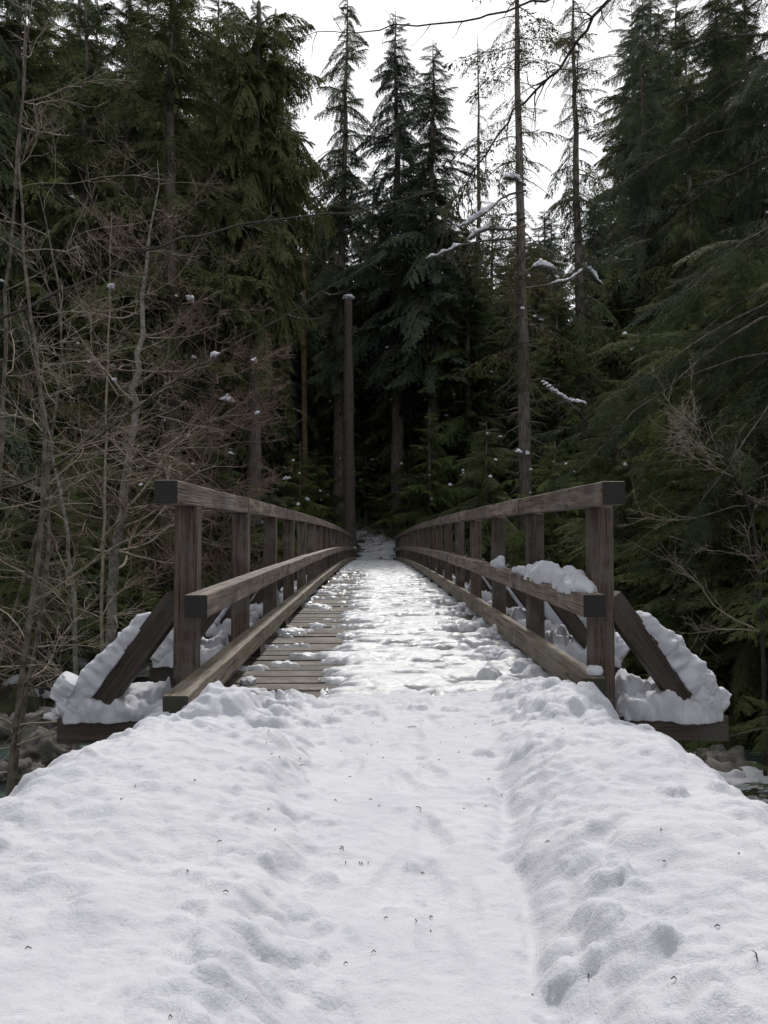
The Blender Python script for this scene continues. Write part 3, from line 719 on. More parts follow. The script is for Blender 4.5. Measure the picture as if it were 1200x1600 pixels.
# young firs and hemlocks of the understorey
for px, d, tp_, kd, wf, lb in ((470, 38, 690, 'young0', 1.3, 'young green fir behind the far part of the left railing'),
        (425, 30, 740, 'young1', 1.2, 'low young fir beside the left railing below the broken-topped fir'),
        (250, 26, 700, 'young1', 1.3, 'dark young fir behind the pale alder trunk'),
        (120, 22, 800, 'young0', 1.3, 'young green fir at the foot of the left thicket'),
        (60, 19, 850, 'young1', 1.2, 'low dark fir sprays beside the creek behind the saplings'),
        (210, 19, 905, 'young0', 1.2, 'low green fir sprays right above the left outrigger snow'),
        (330, 34, 650, 'young1', 1.2, 'young dark fir standing between alder and bridge'),
        (670, 44, 640, 'young0', 1.2, 'young fir behind the far part of the right railing'),
        (760, 34, 660, 'young1', 1.3, 'bushy young fir behind the middle of the right railing'),
        (870, 26, 690, 'young0', 1.3, 'young fir rising behind the near right handrail'),
        (960, 21, 650, 'young1', 1.3, 'dark young fir beyond the right end post'),
        (1060, 18, 620, 'young0', 1.3, 'green young hemlock above the right snowy brace'),
        (1180, 15, 640, 'young1', 1.4, 'dark young hemlock at the right edge above the creek'),
        (30, 28, 500, 'young0', 1.4, 'young fir at the far left behind the bare saplings'),
        (150, 33, 520, 'young1', 1.4, 'young fir behind the upper part of the left thicket'),
        (572, 54, 690, 'young0', 1.5, 'small green fir just left of the snowy trail'),
        (640, 52, 700, 'young0', 1.5, 'small green fir just right of the snowy trail'),
        (700, 50, 650, 'young0', 1.4, 'green fir bush behind the far right handrail'),
        (495, 50, 700, 'young0', 1.4, 'green fir bush left of the snow-capped snag'),
        (520, 58, 640, 'young1', 1.6, 'small dark fir behind the snow-capped snag'),
        (700, 60, 560, 'young0', 1.6, 'small green fir up the slope right of the trail'),
        (600, 64, 620, 'young1', 1.6, 'small dark fir at the top of the snowy trail'),
        (1000, 34, 520, 'young1', 1.6, 'young fir in the shade below the right forest edge'),
        (1110, 30, 480, 'young0', 1.6, 'young fir in the shade beneath the hanging boughs')):
    tree(kd, px, d, tp_, 'young_fir', lb, 'young firs of the understorey', wf=wf)

# bare trunks and snags
def snag(px0, py0, px1, py1, dist, wpx, m, name, label, cap=True, taper=.75, k=14, stubs=6, seed=0):
    r = np.random.default_rng(seed + int(px0)); A = np.array(at(px1, py1, dist)); B = np.array(at(px0, py0, dist))
    A[2] = min(A[2], tz(A[0], dist) - .2); n = 22
    hh = np.linspace(0, 1, n); L0 = B - A; loc = Vector(A)
    pts = L0[None] * hh[:, None]; pts[:, :2] += r.normal(0, .012, (n, 2)).cumsum(axis=0)
    rd = wpx / F * dist / 2; rad = rd * (1.15 - (1.15 - taper) * hh) * (1 + r.normal(0, .055, n)); rad[0] *= 1.3
    e = bpy.data.objects.new(name, None); COL.objects.link(e); e.location = loc; tag(e, label, 'tree trunk')
    mb = MB(); mb.tube(pts, rad, k); link('trunk', mb.mesh('trunk', m), e)
    if stubs:
        mb = MB()
        for i in range(stubs):
            h = r.uniform(.25, .97); a = r.random() * 6.28; ln = r.uniform(.15, .7); o = L0 * h
            mb.tube(np.stack([o, o + np.array([math.cos(a), math.sin(a), -.2]) * (rd + ln * .5), o + np.array([math.cos(a), math.sin(a), -.5]) * (rd + ln)]), [.03, .02, .008], 4)
        link('branch_stub', mb.mesh('branch_stubs', m), e)['kind'] = 'stuff'
    if cap:
        me = blob('snow_cap', None, (rad[-1] * 1.35, rad[-1] * 1.35, rad[-1] * 1.1), .6, seed, 3, mesh_only=True)
        link('snow_cap', me, e, tuple(pts[-1] + np.array([0, 0, rad[-1] * .2])))
    return e
snag(544, 466, 547, 838, 47.5, 18, M['bark_dark'], 'snag', 'broken bare trunk with a round snow cap standing at the far end of the bridge', taper=.72, stubs=22)
snag(477, 345, 476, 600, 56, 9, M['bark_red'], 'snag', 'thin reddish bare dead trunk between the left firs', cap=False, stubs=10)
snag(13, 212, 10, 700, 38, 13, M['bark_red'], 'snag', 'orange broken trunk with snow on top at the far left edge', taper=.9)
snag(717, 768, 716, 830, 49, 9, M['bark_red'], 'snag', 'short reddish stump stem just above the right top rail')

# ------------------------------------------------------------------ near hemlock at the right, boughs hanging into the view
print('near')
def fine_bough(name, seed, leafm, d, hang):
    V = droop(bough(seed, 15, 7, .011, .20, .42, fine=4, hang=hang), d, .1)
    mb = MB(); mb.add(V, None, np.arange(len(V)).reshape(-1, 3)); x = np.linspace(0, .97, 7)
    mb.tube(np.stack([x, 0 * x, .1 * x - d * x * x], -1), np.linspace(.010, .002, 7), 4, False)
    return mb.mesh(name, M[leafm], smooth=False)
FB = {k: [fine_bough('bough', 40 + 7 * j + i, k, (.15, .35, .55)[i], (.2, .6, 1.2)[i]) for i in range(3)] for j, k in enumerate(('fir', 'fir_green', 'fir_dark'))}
def near_tree(name, X, y, H, r0, specs, label, nfill, seed, bl=(2.2, 3.6), h0=2.0, green=0.0, azr=None, droopy=-.35, bs=1.25, base_leaf='fir'):
    r = np.random.default_rng(seed); z = tz(X, y) - .2
    e = bpy.data.objects.new(name, None); COL.objects.link(e); e.location = (X, y, z); tag(e, label, 'tree')
    mb = MB(); hh = np.linspace(0, 1, 20); mb.tube(np.stack([r.normal(0, .02, 20).cumsum(), r.normal(0, .02, 20).cumsum(), hh * H], -1), r0 * (1 - hh) ** .8 + .02, 14)
    done = 0
    while done < nfill:
        h = h0 + (H - h0) * r.random() ** .85; f = 1 - (h - h0) / (H - h0)
        Ln = r.uniform(*bl) * (.30 + .70 * f ** .6); az = r.uniform(*azr) if azr else r.random() * 6.28
        el = droopy * f * r.uniform(.2, 1.5) + .25 * (1 - f) + r.normal(0, .08); n = 9; x = np.linspace(0, 1, n)
        sp = np.stack([np.cos(az) * x, np.sin(az) * x, math.sin(el) * x - .22 * x * x + .12 * x * (1 - x)], -1) * Ln
        sp[1:] += r.normal(0, .02 * Ln, (n - 1, 3)).cumsum(axis=0) * .5; sp[:, 2] += h
        mb.tube(sp, np.linspace(.010 + .006 * Ln, .004, n), 5, False)
        k = max(2, int(Ln / (.42 * bs))); gm = 'fir_green' if r.random() < green else base_leaf
        for i in range(k + 1):
            t = .30 + .70 * i / k; o = [np.interp(t, x, sp[:, c]) for c in range(3)]
            sgn = 0 if i == k else (1 if i % 2 else -1); a2 = az + sgn * r.uniform(.5, 1.05) + r.normal(0, .12)
            sz = bs * r.uniform(.6, 1.1) * (1 if i == k else (1.15 - .5 * t))
            R_ = Matrix.Rotation(a2, 3, 'Z') @ Matrix.Rotation(-(el * .6 + r.normal(-.12, .18)), 3, 'Y') @ Matrix.Rotation(r.normal(0, .3), 3, 'X')
            link('bough', FB[gm][r.integers(3)], e, o, R_.to_euler(), (sz, sz * r.uniform(.8, 1.15), sz)); done += 1
    link('trunk', mb.mesh('trunk', M['bark']), e)
    return e
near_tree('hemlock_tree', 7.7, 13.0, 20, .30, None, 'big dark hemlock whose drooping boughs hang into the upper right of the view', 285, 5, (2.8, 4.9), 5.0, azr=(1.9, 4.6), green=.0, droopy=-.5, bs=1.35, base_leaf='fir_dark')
near_tree('hemlock_tree', 10.0, 18.0, 11, .30, None, 'second dark hemlock half hidden behind the big hanging one', 290, 15, (3.4, 5.0), 2.0, azr=(1.7, 4.7), green=.25, droopy=-.35, bs=2.0)
near_tree('hemlock_tree', 6.2, 9.0, 4.4, .07, None, 'green hemlock with flat feathery sprays right of the snowy right brace', 210, 6, (1.5, 2.5), .6, azr=(1.5, 5.0), green=.8, droopy=-.12, bs=.85)
near_tree('hemlock_tree', 5.0, 6.6, 1.7, .04, None, 'low dark hemlock growing below the right snow bank', 110, 8, (.8, 1.4), .1, green=.3, droopy=-.1, bs=.6)
near_tree('hemlock_tree', 8.0, 15.5, 6.5, .12, None, 'shaded hemlock behind the green sprays at the right edge', 230, 9, (2.0, 3.2), .4, azr=(1.5, 5.0), green=.35, droopy=-.2, bs=1.2)
near_tree('hemlock_tree', -7.5, 17.5, 5.2, .05, None, 'small green hemlock beside the creek left of the bridge', 170, 10, (1.2, 1.9), .3, green=.6, droopy=-.2, bs=.8)
near_tree('hemlock_tree', -3.9, 17.5, 2.6, .05, None, 'low hemlock sprays behind the left brace', 110, 13, (1.0, 1.6), .2, green=.6, droopy=-.2, bs=.75)

# ------------------------------------------------------------------ bare broadleaf trees and thickets
def wander(r, p, d, L_, n, curl, lift):
    pts = [p]; st = L_ / n; dv = d / np.linalg.norm(d)
    for i in range(n):
        dv = dv + r.normal(0, curl, 3) + np.array([0, 0, lift]); dv /= np.linalg.norm(dv); pts.append(pts[-1] + dv * st)
    return np.array(pts)
LIMBS = []; CUR = []
def bare(name, seed, stem_pts, r0, prim, plen, mats, subs=(6, 5), curl=.16, lift=.03, h0=.15, rtwig=.003, bias=None, prange=None):
    """stem, limbs and twigs as three meshes around a given stem line"""
    r = np.random.default_rng(seed); p = np.asarray(stem_pts, float)
    n = 26; t = np.linspace(0, 1, len(p)); tt = np.linspace(0, 1, n); sp = np.stack([np.interp(tt, t, p[:, i]) for i in range(3)], -1)
    ker = np.array([.25, .5, .25])
    for _ in range(3): sp[1:-1] = sp[:-2] * .25 + sp[1:-1] * .5 + sp[2:] * .25
    sp[1:-1] += r.normal(0, r0 * .35, (n - 2, 3)); stem = MB(); limb = MB(); tw = MB()
    stem.tube(sp, r0 * (1 - tt) ** .8 + .004, 10)
    for i in range(prim):
        h = h0 + (1 - h0) * r.random(); j = int(h * (n - 1)); o = sp[j]
        az = r.random() * 6.28
        d = np.array([math.cos(az), math.sin(az), r.uniform(-.05, .7)])
        if bias is not None: d = d + np.array(bias)
        L1 = plen * (1.15 - h * .6) * r.uniform(.5, 1.1); ra = max(r0 * (1 - h) * .45, .006)
        q = wander(r, o, d, L1, 9, curl, lift); limb.tube(q, np.linspace(ra, .003, 10), 5, False); CUR.append(q[3:])
        for a in range(subs[0]):
            j2 = r.integers(2, 9); d2 = (q[j2] - q[j2 - 1]); d2 /= np.linalg.norm(d2); d2 = d2 + r.normal(0, .6, 3)
            q2 = wander(r, q[j2], d2, L1 * r.uniform(.25, .5), 6, curl * 1.1, lift); (limb if a < 2 else tw).tube(q2, np.linspace(ra * .4 + .002, rtwig * .6, 7), 4, False)
            for b in range(subs[1]):
                j3 = r.integers(1, 6); d3 = q2[j3] - q2[j3 - 1]; d3 /= np.linalg.norm(d3); d3 = d3 + r.normal(0, .7, 3)
                q3 = wander(r, q2[j3], d3, L1 * r.uniform(.08, .22), 3, curl, 0); tw.tube(q3, np.linspace(rtwig, rtwig * .4, 4), 3, False)
    return stem.mesh('stem', mats[0]), limb.mesh('limbs', mats[1]), tw.mesh('twigs', mats[2])
def put_bare(name, meshes, loc, label, group=None, cat='tree', rz=0, sc=1.0):
    e = bpy.data.objects.new(name, None); COL.objects.link(e); e.location = loc; e.rotation_euler = (0, 0, rz); e.scale = (sc,) * 3
    link('trunk', meshes[0], e); link('limbs', meshes[1], e)['kind'] = 'stuff'; link('twigs', meshes[2], e)['kind'] = 'stuff'; tag(e, label, cat, group); return e
def line_px(pts, y0, y1=None):
    n = len(pts); y1 = y1 or y0
    P = [np.array(at(a, b, y0 + (y1 - y0) * i / max(1, n - 1))) for i, (a, b) in enumerate(pts)]
    return P
def bare_px(name, seed, pts, dist, r0, prim, plen, mats, label, d1=None, **kw):
    P = line_px(pts, dist, d1); b = P[0].copy(); g0 = tz(b[0], b[1]) - .1
    if b[2] > g0: P = [np.array([b[0], b[1], g0])] + P
    b = P[0].copy(); P = [q - b for q in P]
    CUR.clear(); o = put_bare(name, bare(name, seed, P, r0, prim, plen, mats, **kw), tuple(b), label)
    LIMBS.extend([q + b for q in CUR]); return o
A3 = (M['alder'], M['twig'], M['twig_red']); P3 = (M['sapling'], M['twig'], M['twig']); D3 = (M['twig_dark'], M['twig_dark'], M['twig_dark']); R3 = (M['alder'], M['twig_red'], M['twig_red'])
bare_px('alder_tree', 31, [(172, 945), (188, 820), (205, 700), (215, 600), (222, 500), (232, 380), (246, 250)], 17, .12, 44, 3.0, A3, 'pale mottled alder trunk with a cloud of reddish twigs left of the bridge', subs=(9, 7), bias=(.35, 0, 0), rtwig=.0045, curl=.13)
bare_px('alder_tree', 33, [(8, 1258), (35, 1050), (62, 850), (72, 700), (60, 560), (35, 420), (28, 200), (50, 0)], 7.5, .028, 15, 1.9, P3, 'slender sapling rising along the left edge beside the snow bank', subs=(7, 5), bias=(.3, 0, 0), rtwig=.0022)
bare_px('alder_tree', 34, [(20, 1180), (60, 1000), (78, 860), (75, 700), (100, 560), (90, 420), (60, 300)], 9.5, .028, 15, 2.2, P3, 'thin leaning sapling just behind the left edge sapling', subs=(7, 5), bias=(.4, 0, .1), rtwig=.0028)
bare_px('alder_tree', 35, [(-30, 1150), (-10, 900), (5, 650), (8, 480), (30, 250), (45, -60)], 8.5, .032, 15, 2.4, P3, 'grey sapling cut by the left edge of the view', subs=(7, 5), bias=(.5, 0, 0), rtwig=.0025)
bare_px('alder_tree', 36, [(120, 960), (100, 800), (70, 640), (40, 500)], 13, .04, 16, 2.6, A3, 'bare leaning alder left of the pale mottled trunk', subs=(8, 6), bias=(.2, 0, .1), rtwig=.004)
bare_px('alder_tree', 37, [(300, 900), (310, 760), (330, 620), (345, 480), (350, 380)], 21, .06, 34, 3.0, (M['twig_dark'], M['twig_red'], M['twig_red']), 'fine reddish twiggy alder between the pale trunk and the bridge', subs=(9, 7), rtwig=.005, bias=(.15, 0, -.1))
bare_px('alder_tree', 38, [(160, 900), (165, 700), (170, 520), (175, 330)], 14, .03, 22, 2.4, (M['twig'], M['twig'], M['twig_red']), 'thin straight sapling beside the pale mottled alder', subs=(8, 6), rtwig=.004)
bare_px('alder_tree', 41, [(-20, 1100), (20, 960), (70, 800), (130, 690), (200, 600)], 11, .03, 16, 2.3, P3, 'leaning pale sapling crossing from the left edge toward the mottled alder', subs=(8, 6), bias=(.2, 0, .1), rtwig=.0032, curl=.2)
bare_px('alder_tree', 43, [(345, 880), (360, 740), (390, 620), (400, 520)], 24, .05, 34, 2.8, (M['twig_dark'], M['twig_red'], M['twig_red']), 'reddish twiggy shrub just left of the thick dark trunk', subs=(9, 7), rtwig=.006, bias=(.1, 0, 0))
bare_px('alder_tree', 39, [(1190, 900), (1170, 780), (1120, 690), (1060, 640)], 11, .03, 20, 2.0, (M['twig_dark'], M['twig'], M['twig']), 'bare arching shrub in front of the right hemlocks', subs=(8, 5), rtwig=.003, bias=(-.3, 0, 0))
# limbs reaching over the creek from tall bare trees outside the view
def reach(px_pts, dist, d1, r0, twn, seed, label, mats, trunkx, tl=.9):
    P = line_px(px_pts, dist, d1); bx_, by_ = trunkx; z = tz(bx_, by_) - .2
    e = bpy.data.objects.new('bare_tree', None); COL.objects.link(e); e.location = (bx_, by_, z); tag(e, label, 'tree')
    o = np.array([bx_, by_, z]); r = np.random.default_rng(seed); Ht = P[0][2] - z + 3
    mb = MB(); hh = np.linspace(0, 1, 14); mb.tube(np.stack([r.normal(0, .03, 14).cumsum() * hh, r.normal(0, .03, 14).cumsum() * hh, hh * Ht], -1), .16 * (1 - hh) ** .7 + .02, 10); link('trunk', mb.mesh('trunk', mats[0]), e)
    root = np.array([bx_, by_, P[0][2] - .8]); Q = [root] + P
    t = np.linspace(0, 1, len(Q)); tt = np.linspace(0, 1, 30); sp = np.stack([np.interp(tt, t, [q[i] for q in Q]) for i in range(3)], -1) - o
    for _ in range(2): sp[1:-1] = sp[:-2] * .25 + sp[1:-1] * .5 + sp[2:] * .25
    sp[1:-1] += r.normal(0, .022 if dist < 12 else .05, (28, 3)); sp[:, 2] += r0 * .9 * np.sin(tt * 17 + seed); mb = MB(); mb.tube(sp, r0 * .75 * (1 - tt) ** .7 + .006, 6); tw = MB()
    for i in range(twn):
        j = r.integers(6, 29); d = sp[j] - sp[j - 1]; d /= np.linalg.norm(d); d = d + r.normal(0, .6, 3) + np.array([0, 0, -.25])
        q = wander(r, sp[j], d, tl * r.uniform(.4, 1.2), 7, .2, -.03); tw.tube(q, np.linspace(r0 * .28 + .002, .003, 8), 4, False)
        for b in range(4):
            j3 = r.integers(1, 7); d3 = q[j3] - q[j3 - 1]; d3 /= np.linalg.norm(d3); q3 = wander(r, q[j3], d3 + r.normal(0, .7, 3), tl * r.uniform(.1, .35), 3, .2, 0); tw.tube(q3, [.004, .0035, .003, .002], 3, False)
    link('limb', mb.mesh('limb', mats[1]), e); link('twigs', tw.mesh('twigs', mats[1]), e)['kind'] = 'stuff'
reach([(1010, -80), (950, 5), (880, 95), (800, 180), (740, 270), (690, 350)], 16, 19, .055, 44, 1, 'dark bare limb slanting down across the sky gap from the upper right', D3, (12, 15), 1.3)
reach([(930, -40), (860, 0), (760, 22), (640, 42), (560, 50), (450, 55)], 20, 24, .045, 12, 2, 'long thin dark limb stretching level across the top of the sky gap', D3, (13, 19), .8)
reach([(-60, 530), (60, 470), (200, 400), (330, 360), (460, 340), (560, 330), (680, 300)], 7, 11, .020, 14, 3, 'long dark limb slanting up from the left edge across the firs', D3, (-6.5, 5.2), .7)
reach([(-60, 800), (80, 740), (200, 640), (330, 560), (480, 470), (600, 400)], 9, 14, .022, 16, 4, 'dark limb rising from the left edge through the reddish twigs', D3, (-7.4, 7.0), .8)

# ------------------------------------------------------------------ undergrowth and fallen sticks on the banks
print('undergrowth')
r = np.random.default_rng(77); mb = MB(); V_all = []
for i in range(520):
    yy = r.uniform(16.5, 62); X = r.normal(0, 1) * 9 + r.choice([-4, 4])
    if abs(X) < 1.8 and yy < 64: X = np.sign(X) * (1.8 + r.random() * 2)
    if i % 3 == 0: yy = r.uniform(46, 66); X = r.uniform(-7, 7); X += np.sign(X) * .9
    z = tz(X, yy); L_ = r.uniform(.5, 1.3); R = rotm(r.random() * 6.28, r.uniform(.1, .9), r.normal(0, .3))
    V = droop(TPL[r.integers(6)], .7)[: 3 * 160]
    V_all.append(V * L_ @ R.T + np.array([X, yy, z]))
V = np.concatenate(V_all); mb.add(V, None, np.arange(len(V)).reshape(-1, 3))
ug = link('undergrowth', mb.mesh('undergrowth', M['fir_green'], smooth=False)); tag(ug, 'low ferns and fir sprays covering the banks below the firs', 'undergrowth', kind='stuff')
mb = MB()
for i in range(1700):
    yy = r.uniform(47, 62) if i % 3 else r.uniform(17, 50); X = r.uniform(-9, 9) if i % 2 else r.uniform(-2.5, 6)
    if abs(X) < 1.4 and yy < 50: continue
    z = tz(X, yy); q = wander(r, np.array([X, yy, z + r.uniform(0, .5)]), np.array([r.normal(), r.normal() * .5, r.uniform(-.1, .9)]), r.uniform(.8, 3), 6, .14, -.02)
    mb.tube(q, np.linspace(r.uniform(.008, .02), .004, 7), 4, False)
tag(link('brushwood', mb.mesh('brushwood', M['alder'])), 'tangle of fallen bare sticks around the tree bases and trail', 'brushwood', kind='stuff')

def trail_z(X, Y): return terrain(X, Y) + .10 * fbm(X * 1.3, Y * .9, 31, 4, .6) + .05 - .05 * np.clip(np.abs(X - .35 - .04 * (Y - 47)) - .45, 0, 3)
tr_ = link('snow_trail', grid(np.linspace(-6, 8, 170), np.linspace(46.2, 66, 190), trail_z, lambda X, Y, Z: Z > terrain(X, Y)).mesh('snow_trail', M['snow'])); tag(tr_, kind='structure')
# snow patches on the far slope and small pads of snow caught on branches
mb = MB()
def pad(mb, p, r_, sq, seed):
    th_, ph_ = np.meshgrid(np.linspace(0, 2 * math.pi, 11)[:-1], np.linspace(-.3, math.pi / 2, 5)); 
    v = np.stack([np.cos(th_) * np.cos(ph_), np.sin(th_) * np.cos(ph_), np.sin(ph_)], -1).reshape(-1, 3)
    v *= (1 + .9 * fbm(v[:, 0] * 1.9 + seed, v[:, 1] * 1.9, v[:, 2] * 1.9 + seed, 3))[:, None]
    tl_ = .5 * math.sin(seed * 7.1); v[:, 2] += v[:, 0] * tl_; v[:, 1] *= .6 + .4 * math.sin(seed * 3.3)
    v = v * np.array([r_, r_ * .8, r_ * sq]) + np.array(p)
    i = np.arange(4)[:, None] * 10; j = np.arange(10)[None]; j2 = (j + 1) % 10
    mb.add(v, np.stack([i + j, i + j2, i + 10 + j2, i + 10 + j], -1).reshape(-1, 4))
for px, py, d, n_, sp_, rs in ((515, 788, 52, 16, 18, .30), (535, 800, 54, 14, 14, .28), (640, 800, 56, 12, 40, .25), (480, 790, 50, 10, 30, .22), (605, 850, 50, 22, 10, .42), (570, 835, 53, 16, 12, .35), (590, 815, 57, 16, 16, .35), (620, 865, 48, 6, 8, .3), (556, 880, 47, 5, 4, .25)):
    for i in range(n_):
        q = at(px + r.normal(0, sp_), py, d + r.normal(0, 1.5)); pad(mb, (q.x, q.y, tz(q.x, q.y) + .03), r.uniform(.5, 1.3) * rs, .45, i)
for px, py, d, n_, sx_, sy_ in ((140, 960, 18, 14, 70, 30), (60, 930, 17, 6, 30, 60), (1150, 1110, 10, 14, 40, 18), (1050, 1165, 9, 8, 40, 6), (330, 940, 20, 8, 60, 20)):
    for i in range(n_):
        q = at(px + r.normal(0, sx_), py + r.normal(0, sy_), d + r.normal(0, 1)); pad(mb, (q.x, q.y, tz(q.x, q.y) + .04), r.uniform(.12, .4), .4, i)
tag(link('snow_patches', mb.mesh('snow_patches', M['snow'])), 'scattered patches of snow on the slope and creek banks', 'snow', kind='stuff')
mb = MB()
PADS = [(165, 455, 14, 14), (298, 466, 16, 14), (275, 470, 15, 5), (338, 553, 16, 14), (398, 562, 16, 13), (170, 617, 14, 9), (352, 623, 16, 18), (402, 652, 17, 9), (88, 330, 13, 6),
        (610, 357, 50, 14), (655, 375, 47, 6), (643, 392, 47, 5), (610, 480, 47, 5), (650, 648, 45, 5), (610, 648, 45, 7), (695, 610, 42, 9), (725, 700, 40, 14), (470, 565, 45, 5), (530, 560, 47, 3),
        
        (1090, 318, 13, 18), (900, 545, 30, 11), (880, 535, 30, 6), (560, 440, 50, 4), (620, 548, 45, 4),
        (690, 340, 48, 6), (735, 625, 40, 5), (960, 695, 25, 12), (945, 688, 25, 8), (1140, 950, 9, 10), (750, 430, 40, 6), (508, 270, 60, 9), (500, 290, 60, 7)]
AX = np.array(CROT)          # world from camera
def to_px(P):
    c = (np.asarray(P) - np.array(CAM)) @ AX
    return 600 + F * c[..., 0] / -c[..., 2], 800 - F * c[..., 1] / -c[..., 2]
LP = np.concatenate(LIMBS); LU = np.concatenate([np.gradient(q, axis=0) for q in LIMBS]); lx, ly = to_px(LP)
def limb_pad(mb, p, u, ln, th_, seed):
    u = np.array(u) / (np.linalg.norm(u) + 1e-9); u[2] *= .6
    ridge(mb, [p - u * ln * .5 + (0, 0, th_ * .1), p + (0, 0, th_ * .12), p + u * ln * .5 + (0, 0, th_ * .1)], [th_ * .6, th_ * .9, th_ * .7, th_ * .5], [th_ * .6, th_ * 1.1, th_ * .8, th_ * .5], seed=seed, n=16, k=9, lump=.5)
for i, (px, py, d, wpx) in enumerate(PADS):
    if d > 18 or px > 600: continue
    k = int(np.argmin((lx - px) ** 2 + (ly - py) ** 2)); dd = LP[k][1]
    limb_pad(mb, LP[k], LU[k], wpx * 1.5 / F * dd, wpx * .45 / F * dd, i)
vs = {}
for e in [o for o in COL.objects if o.type == 'EMPTY' and o.name.split('.')[0] in ('fir_tree', 'green_fir_tree', 'spire_tree', 'sparse_tree', 'tall_trunk_tree', 'young_fir', 'broken_topped_tree')]:
    if e.location.y > 62 or e.location.y < 18: continue
    me = e.children[1].data
    if me.name not in vs:
        a = np.empty(len(me.vertices) * 3, np.float32); me.vertices.foreach_get('co', a); vs[me.name] = a.reshape(-1, 3)
    V = vs[me.name]; mw = np.array(Matrix.LocRotScale(e.location, e.rotation_euler, e.scale))
    W = V[r.integers(0, len(V), 4000)] @ mw[:3, :3].T + mw[:3, 3]
    out_ = W - np.array(e.location); rad_ = np.hypot(out_[:, 0], out_[:, 1]); px_, py_ = to_px(W)
    ok = (out_[:, 1] < 0) & (rad_ > .45) & (py_ > 330) & (py_ < 790) & (px_ > 0) & (px_ < 1200) & (W[:, 2] > 1)
    idx = np.nonzero(ok)[0][:(7 if e.location.y > 30 else 4)]
    for q in idx:
        sz = r.uniform(.05, .16) * (1 if e.location.y > 30 else .6); limb_pad(mb, W[q] + (0, 0, .02), (out_[q, 0], out_[q, 1], -.3 * rad_[q]), sz * r.uniform(1.5, 3.5), sz * .8, q)
tag(link('branch_snow', mb.mesh('branch_snow', M['snow'])), 'small pads of snow caught on the fir and alder branches', 'snow', kind='stuff')
mb = MB()
P_ = [at(848, 596, 28), at(868, 612, 28), at(888, 624, 28), at(912, 629, 28)]
for i in range(14):
    t = i / 13 * 3; j = min(int(t), 2); q = P_[j].lerp(P_[j + 1], t - j); pad(mb, q, r.uniform(.07, .13), .6, i)
tag(link('limb_snow', mb.mesh('limb_snow', M['snow'])), 'string of snow beads along a sagging dead limb left of the slim dark trunk', 'snow', 'snow lying on single limbs')
def limb_thing(pts, d, rad, label, seed, tw_=10):
    P = line_px(pts, d); n_ = 16; t = np.linspace(0, 1, len(P)); tt = np.linspace(0, 1, n_)
    L_ = np.stack([np.interp(tt, t, [p[i] for p in P]) for i in range(3)], -1); rq = np.random.default_rng(seed)
    L_[1:-1] = L_[:-2] * .25 + L_[1:-1] * .5 + L_[2:] * .25; L_[1:-1] += rq.normal(0, .02, (n_ - 2, 3))
    mb = MB(); mb.tube(L_ - L_[0], np.linspace(rad, rad * .3, n_), 6)
    for i in range(tw_):
        j = rq.integers(3, n_); q = wander(rq, L_[j] - L_[0], np.array([rq.normal(), rq.normal(), -.7]), rq.uniform(.4, 1.3), 5, .22, -.05); mb.tube(q, np.linspace(rad * .35, .006, 6), 3, False)
        for b in range(3): mb.tube(wander(rq, q[rq.integers(1, 5)], rq.normal(0, 1, 3), rq.uniform(.15, .5), 3, .2, -.05), [.010, .008, .006, .005], 3, False)
    tag(link('dead_limb', mb.mesh('dead_limb', M['bark']), None, tuple(L_[0])), label, 'branch'); return L_
for pts, wd, ht, a, b, lb in (
        ([(822, 298), (790, 304), (766, 327), (745, 343), (716, 356)], [.05, .13, .20, .17, .10], [.05, .12, .16, .13, .08], .35, 1, 'upper snowy limb drooping left'),
        ([(822, 352), (790, 360), (765, 357), (738, 370), (722, 382)], [.10, .17, .20, .17, .08], [.08, .16, .14, .13, .05], .25, .9, 'middle snowy limb drooping left'),
        ([(800, 372), (745, 378), (722, 382), (700, 391), (682, 400), (665, 405)], [.06, .13, .05, .12, .06, .11, .05], [.06, .12, .04, .11, .05, .11, .05], .4, 1, 'lowest snowy limb drooping left'),
        ([(822, 290), (806, 280), (786, 278)], [.08, .18, .10], [.08, .15, .07], .2, 1, 'short stub with one snow pad high on the left side'),
        ([(820, 425), (838, 416), (868, 420)], [.12, .22, .16], [.12, .20, .10], .35, 1, 'limb stub heaped with snow on the right side'),
        ([(822, 450), (850, 446), (875, 443), (895, 436), (914, 418), (925, 426), (942, 444)], [.04, .09, .05, .08, .11, .10, .06], [.04, .08, .05, .08, .11, .10, .06], .25, 1, 'long bent snowy limb reaching right')):
    L_ = limb_thing(pts, 34.0, .055, lb + ' of the tall dark trunk', int(pts[0][1]))
    k0, k1 = int(a * 15), int(b * 15) + 1; mb = MB()
    ridge(mb, L_[k0:k1] + np.array([0, 0, .035]), wd, ht, seed=pts[0][0] + pts[0][1], n=44, k=11, lump=.7)
    tag(link('limb_snow', mb.mesh('limb_snow', M['snow'])), 'snow lying on the ' + lb, 'snow', 'snow lying on single limbs')
limb_thing([(906, 640), (888, 629), (868, 617), (845, 597)], 28.0, .035, 'sagging dead limb with a string of snow beads beside the slim dark trunk', 2)
limb_thing([(905, 690), (930, 684), (950, 692), (985, 706)], 28.0, .03, 'thin dead limb reaching right above the near end of the right handrail', 5)

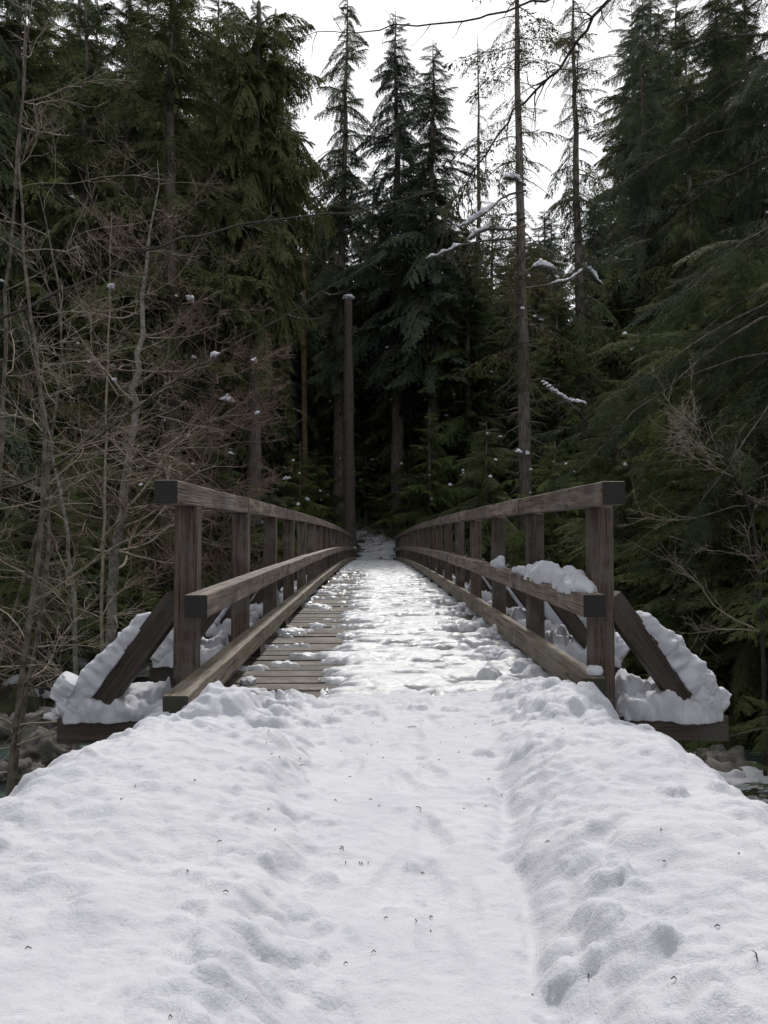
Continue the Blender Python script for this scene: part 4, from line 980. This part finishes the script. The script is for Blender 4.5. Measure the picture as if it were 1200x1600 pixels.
# ------------------------------------------------------------------ boulders in the creek
for i, (px, py, d, rs, lb) in enumerate(((1085, 1190, 9.5, .45, 'pale brown boulder below the right outrigger'), (1150, 1120, 11, .6, 'snow-topped boulder at the right beside the creek'),
        (1190, 1150, 10, .5, 'snow-topped rock at the right edge above the creek'), (1130, 1170, 12.5, .5, 'wet rock behind the pale brown boulder'),
        (75, 1130, 13.5, .5, 'wet brown rock in the creek left of the outrigger'), (30, 1150, 12.5, .35, 'small rock in the creek at the left edge'),
        (110, 1105, 15.5, .6, 'dark rock on the far side of the creek'), (20, 1110, 15, .6, 'mossy rock on the far bank at the left edge'))):
    q = at(px, py, d); z = max(tz(q.x, q.y), WATER_Z)
    e = bpy.data.objects.new('boulder', None); COL.objects.link(e); e.location = (q.x, q.y, z + rs * .15); tag(e, lb, 'rock', 'rocks along the creek')
    link('stone', blob('stone', None, (rs, rs * .8, rs), .7, i * 3.3, 4, 'rock', .6, True), e)
    if i in (1, 2, 6): link('snow_cap', blob('snow_cap', None, (rs * .85, rs * .7, rs * .5), .5, i * 2.1, 4, 'snow', .5, True), e, (0, 0, rs * .45))
# needles, bark flakes and twiglets dropped on the snow
mb = MB(); r = np.random.default_rng(5)
LX = np.clip(r.normal(0, .45, 150), -1.15, 1.05); LY = 1.2 + 8 * r.random(150) ** 1.4; LZ = snow_top(LX[None], LY[None])[0]
for x_, y_, z_ in zip(LX, LY, LZ):
    a_ = r.random() * 6.28; l_ = r.uniform(.004, .018) if r.random() < .96 else r.uniform(.03, .06); z_ = max(z_, archf(y_) * (y_ > 5))
    d_ = np.array([math.cos(a_), math.sin(a_), 0]) * l_; p_ = np.array([x_, y_, z_ + .003])
    mb.tube([p_ - d_ * .5, p_ + (r.normal(0, .1) * l_, r.normal(0, .1) * l_, .004), p_ + d_ * .5], [.0012, .0016, .0008], 4)
tag(link('litter', mb.mesh('litter', M['twig_dark'])), 'fallen needles and bits of twig scattered over the snow', 'litter', kind='stuff')
print('done', len(bpy.data.objects))
